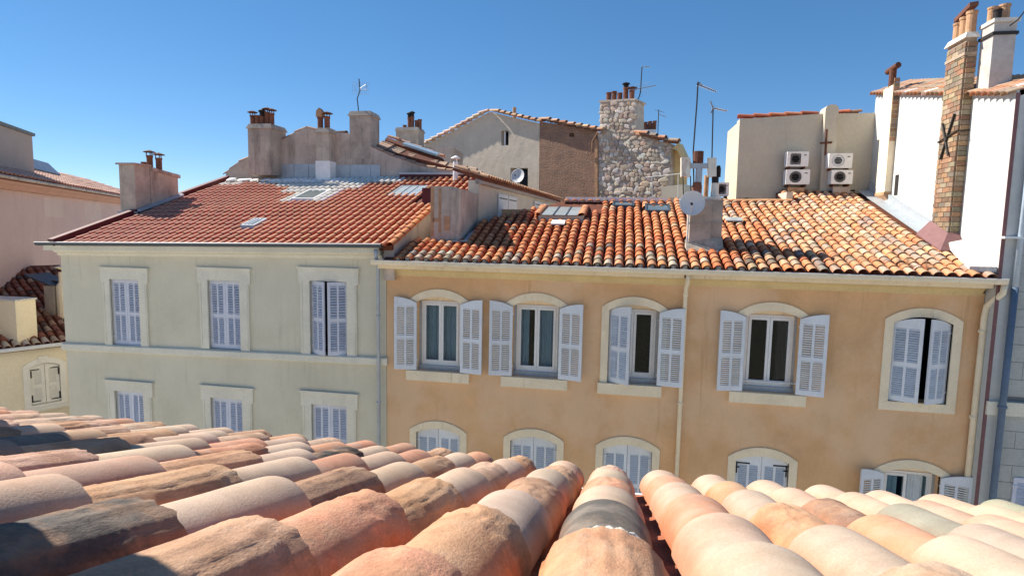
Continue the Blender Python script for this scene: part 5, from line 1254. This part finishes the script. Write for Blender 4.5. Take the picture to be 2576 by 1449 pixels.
for sd_,(ha,hb) in ((1,(wl_+.01,m_-.006)),(-1,(m_+.006,wr_-.01))):
    w_=hb-ha; mb=MB(); zt0=zs_-.02; topf=lambda u:zt0+arch_h(u,wl_,wr_,.10)
    pans=[(ha+.08,hb-.08,zb_+.12,(zb_+zt0)/2-.05),(ha+.08,hb-.08,(zb_+zt0)/2+.05,zt0-.08)]
    slab(mb,[(ha,zb_+.01),(hb,zb_+.01)]+[(ha+w_*k/5,topf(ha+w_*k/5)) for k in range(5,-1,-1)],[[(p[0],p[2]),(p[1],p[2]),(p[1],p[3]),(p[0],p[3])] for p in pans],lambda u,z,d:lk(u,z,-.02-d),.035); s_=mb.obj('shutter',MT['shutter_cream'],lh)
    mb=MB(); 
    for p in pans:
        for k in range(13):
            z=p[2]+(k+.5)*(p[3]-p[2])/13; base=MB(); o=MB(); o.obox(lk((p[0]+p[1])/2,z,-.037),ld*((p[1]-p[0])/2),(ln*.6-V((0,0,.8)))*.028,(ln*.8+V((0,0,.6)))*.003); o.obj('slat',MT['shutter_cream'],s_)
    mb=MB()
    hx=ha if sd_==1 else hb
    for z in (zb_+.1,zt0-.05): mb.obox(lk(hx+sd_*w_*.3,z,-.012),ld*(w_*.34),ln*.006,V((0,0,.013)))
    for z in (zb_+.2,zt0-.18): mb.obox(lk(hx+sd_*.02,z,-.01),ld*.015,ln*.012,V((0,0,.10)))
    mb.obj('strap',MT['iron'],s_)
mb=MB(); mb.prism([lk(wl_-.05,zb_-.05,-.3),lk(wr_+.05,zb_-.05,-.3),lk(wr_+.05,zs_+.2,-.3),lk(wl_-.05,zs_+.2,-.3)],-ln*.02); mb.obj('room',MT['dark_room'],lh)
mb=MB(); mb.prism([lk(wl_-.3,zb_-.18,.10),lk(wr_+.3,zb_-.18,.10),lk(wr_+.3,zb_-.10,.10),lk(wl_-.3,zb_-.10,.10)],-ln*.12); mb.obj('sill',MT['shutter_cream'],lh)
mb=MB(); mb.tube([lk(-6,lz,.22),lk(1.2,lz,.22)],.06,10); mb.obj('gutter',MT['white_metal'],lh)
lrv=(-ln*CS+V((0,0,SN))).normalized(); lrn=ld.cross(lrv); lrn=lrn if lrn.z>0 else -lrn
lo_=lk(-6,lz+.03,.20)
mb=MB(); mb.prism([lo_,lo_+ld*7.2,lo_+ld*7.2+lrv*6.5,lo_+lrv*6.5],-lrn*.12); lr=mb.obj('roof',MT['roof_bed'],lh)
def lvis(c,a,b):
    v_=c-CAM; zz_=v_.dot(FW); X_=1288+FPX*v_.dot(RT)/zz_; return not(-60<X_<190)
def lcol(c,i,j):
    return jitcol(pick([(3,(.60,.52,.40)),(1,(.4,.3,.22))] if j==0 else [(4,(.28,.11,.065)),(2,(.20,.085,.06)),(1.3,(.36,.24,.17)),(.7,(.10,.07,.06))]),.2,.06)  # sun on the eave course and shade above are put into the colours
roof_tiles(lr,lo_,ld,lrv,32,17,.225,.36,ot,'tile_object',lcol,lvis,300,lift=.01,tilt=.05,jit=.012)
def lroof(x,y): return onP(x,y,lo_,lrn)
b0=lroof(30,855); mb=MB(); t_=onP(30,757,b0,V((0,1,0))).z; c_=V((b0.x,b0.y+.25,0)); mb.box(b0.x-1.3,onY(52,840,b0.y).x,b0.y-.1,b0.y+.5,b0.z-.5,t_); lc=mb.obj('chimney',MT['left_cream'],lh)
mb=MB(); xx1=onY(52,840,b0.y).x; mb.box(b0.x-1.34,xx1+.03,b0.y-.13,b0.y+.53,t_,t_+.05); mb.obj('chimney_cap',MT['mortar'],lc)
b1=lroof(140,800); mb=MB(); t1=onY(140,720,b1.y).z; xa=onY(114,790,b1.y).x; xb=onY(137,790,b1.y).x; mb.box(xa,xb,b1.y,b1.y+.6,b1.z-.5,t1); lc2=mb.obj('chimney',MT['weathered_chimney'],lh)
mb=MB(); cc=V(((onY(150,790,b1.y).x),b1.y+.2,b1.z-.3)); rr_=(onY(164,790,b1.y).x-onY(137,790,b1.y).x)/2; mb.lathe(cc,[(rr_,0),(rr_,t1-b1.z+.3),(rr_*.6,t1-b1.z+.42),(rr_*.6,t1-b1.z+.75)],14); mb.lathe(cc+V((0,0,t1-b1.z+.82)),[(rr_*.25,0),(rr_*1.1,.08),(rr_*1.1,.10),(rr_*.2,.14)],12); mb.obj('flue_pipe',MT['left_cream'],lc2)
mb=MB(); mb.obox(V(((xa+xb)/2-.3,b1.y+.3,t1+.18)),V((.5,0,-.16)),V((0,.4,0)),V((.01,0,.02))); mb.obox(V((xb+.25,b1.y+.5,t1+.10)),V((.5,0,-.05)),V((0,.3,0)),V((.0,0,.02))); mb.obj('chimney_cap',MT['zinc_dark'],lc2)
for k in range(2):
    mb=MB(); a=onY(-20+k*50,707,b1.y+2.5); b=onY(26+k*50,706,b1.y+2.5); mb.tube([a,b],.13,10); mb.obj('duct',MT['silver'],lh)

# ================================================================== TV AERIALS
AG='television aerials on the roofs'
def aerial(label,mast,booms,r=.02,grid=None,foot=None):
    t=thing('television_aerial',label,'aerial',mast[-1],AG)
    mb=MB(); mb.tube(mast,r,8); mb.obj('mast',MT['iron'],t)
    for (a,b,n,l) in booms:
        mb=MB(); mb.tube([a,b],.010,6); bo=mb.obj('boom',MT['iron'],t)
        d=(b-a).normalized(); s_=d.cross(V((0,0,1))).normalized()
        mb=MB()
        for k in range(n):
            p=a+(b-a)*(.12+.86*k/max(1,n-1)); L2=l*(1-.35*k/n); mb.tube([p-s_*L2,p+s_*L2],.006,5)
        mb.obj('elements',MT['silver'],bo)
    if grid:
        c,u_,v_=grid; mb=MB()
        for k in range(9):
            q=-1+2*k/8; mb.tube([c+u_*q-v_,c+u_*q+v_],.004,4)
        for k in range(4):
            q=-1+2*k/3; mb.tube([c-u_+v_*q,c+u_+v_*q],.004,4)
        mb.obj('reflector_grid',MT['silver'],t)
    return t
Yw=YW+.1
mast=[px(903,199,Yw),px(905.5,229,Yw),px(898.5,249,Yw),px(901,270,Yw),px(903,293,Yw)]
ta=aerial('aerial with a bent mast and grid reflector on the rough rendered chimney',mast,[],.018,(px(905,222,Yw)+V((0,.05,0)),V((.26,.05,0)),V((0,0,.2))))
mb=MB(); c_=px(906,224,Yw-.05); q=[px(921,213,Yw-.3),px(923,225,Yw-.3),px(906,226,Yw-.05),px(906,223,Yw-.05)]
for a_,b_ in zip(q,q[1:]+q[:1]): mb.tube([a_,b_],.011,5)
mb.obj('dipole_frame',MT['silver'],ta)
G1=lambda x,y:onG(x,y,-.5)
m1=[G1(1615,169.5),G1(1611,234),G1(1607,247),G1(1597,262)]
aerial('aerial with a grid reflector standing on the stone chimney',m1,[(G1(1615,170),G1(1634,168),4,.2),(G1(1598,226),G1(1651,215.5),9,.22)],.022,(G1(1611,226)-gn*.1,gu*.35,V((0,0,.28))))
m2=[px(1657,276.5,30.8),px(1654.5,345,30.8)]
aerial('small far aerial with two short booms behind the stone gable',m2,[(px(1648,277,30.8),px(1672,284,30.8),5,.2),(px(1656,288,30.8),px(1676,295,30.8),5,.2)],.02)
YM=13.75
m3=[px(1756,207,YM),px(1753,260,YM),px(1744,380,YM),px(1746,500,YM)]
aerial('tall aerial on the orange house chimney, the taller of two slim masts',m3,[(px(1752,212,YM),px(1801,231,YM+.2),10,.10),(px(1765,214,YM),px(1757,208,YM),2,.1)],.016)
m4=[px(1794,268,YM),px(1791,396,YM),px(1793,500,YM)]
aerial('shorter aerial with a V reflector on the right flue of the orange house chimney',m4,[(px(1792,272,YM),px(1828,280,YM+.2),8,.09),(px(1787,255,YM),px(1794,272,YM),4,.12),(px(1794,272,YM),px(1788,287,YM),3,.1)],.014)
# washing pole in front of the stone gable
mb=MB(); mb.tube([onG(1622,447,1.2),onG(1680,441,1.2),onG(1712,437,1.2)],.014,6); mb.tube([onG(1640,446,1.2),onG(1641,500,1.2)],.012,6); mb.tube([onG(1706,438,1.2),onG(1706,500,1.2)],.014,6); tag(mb.obj('handrail',MT['white_metal']),'pale metal handrail on posts in front of the stone gable','railing')
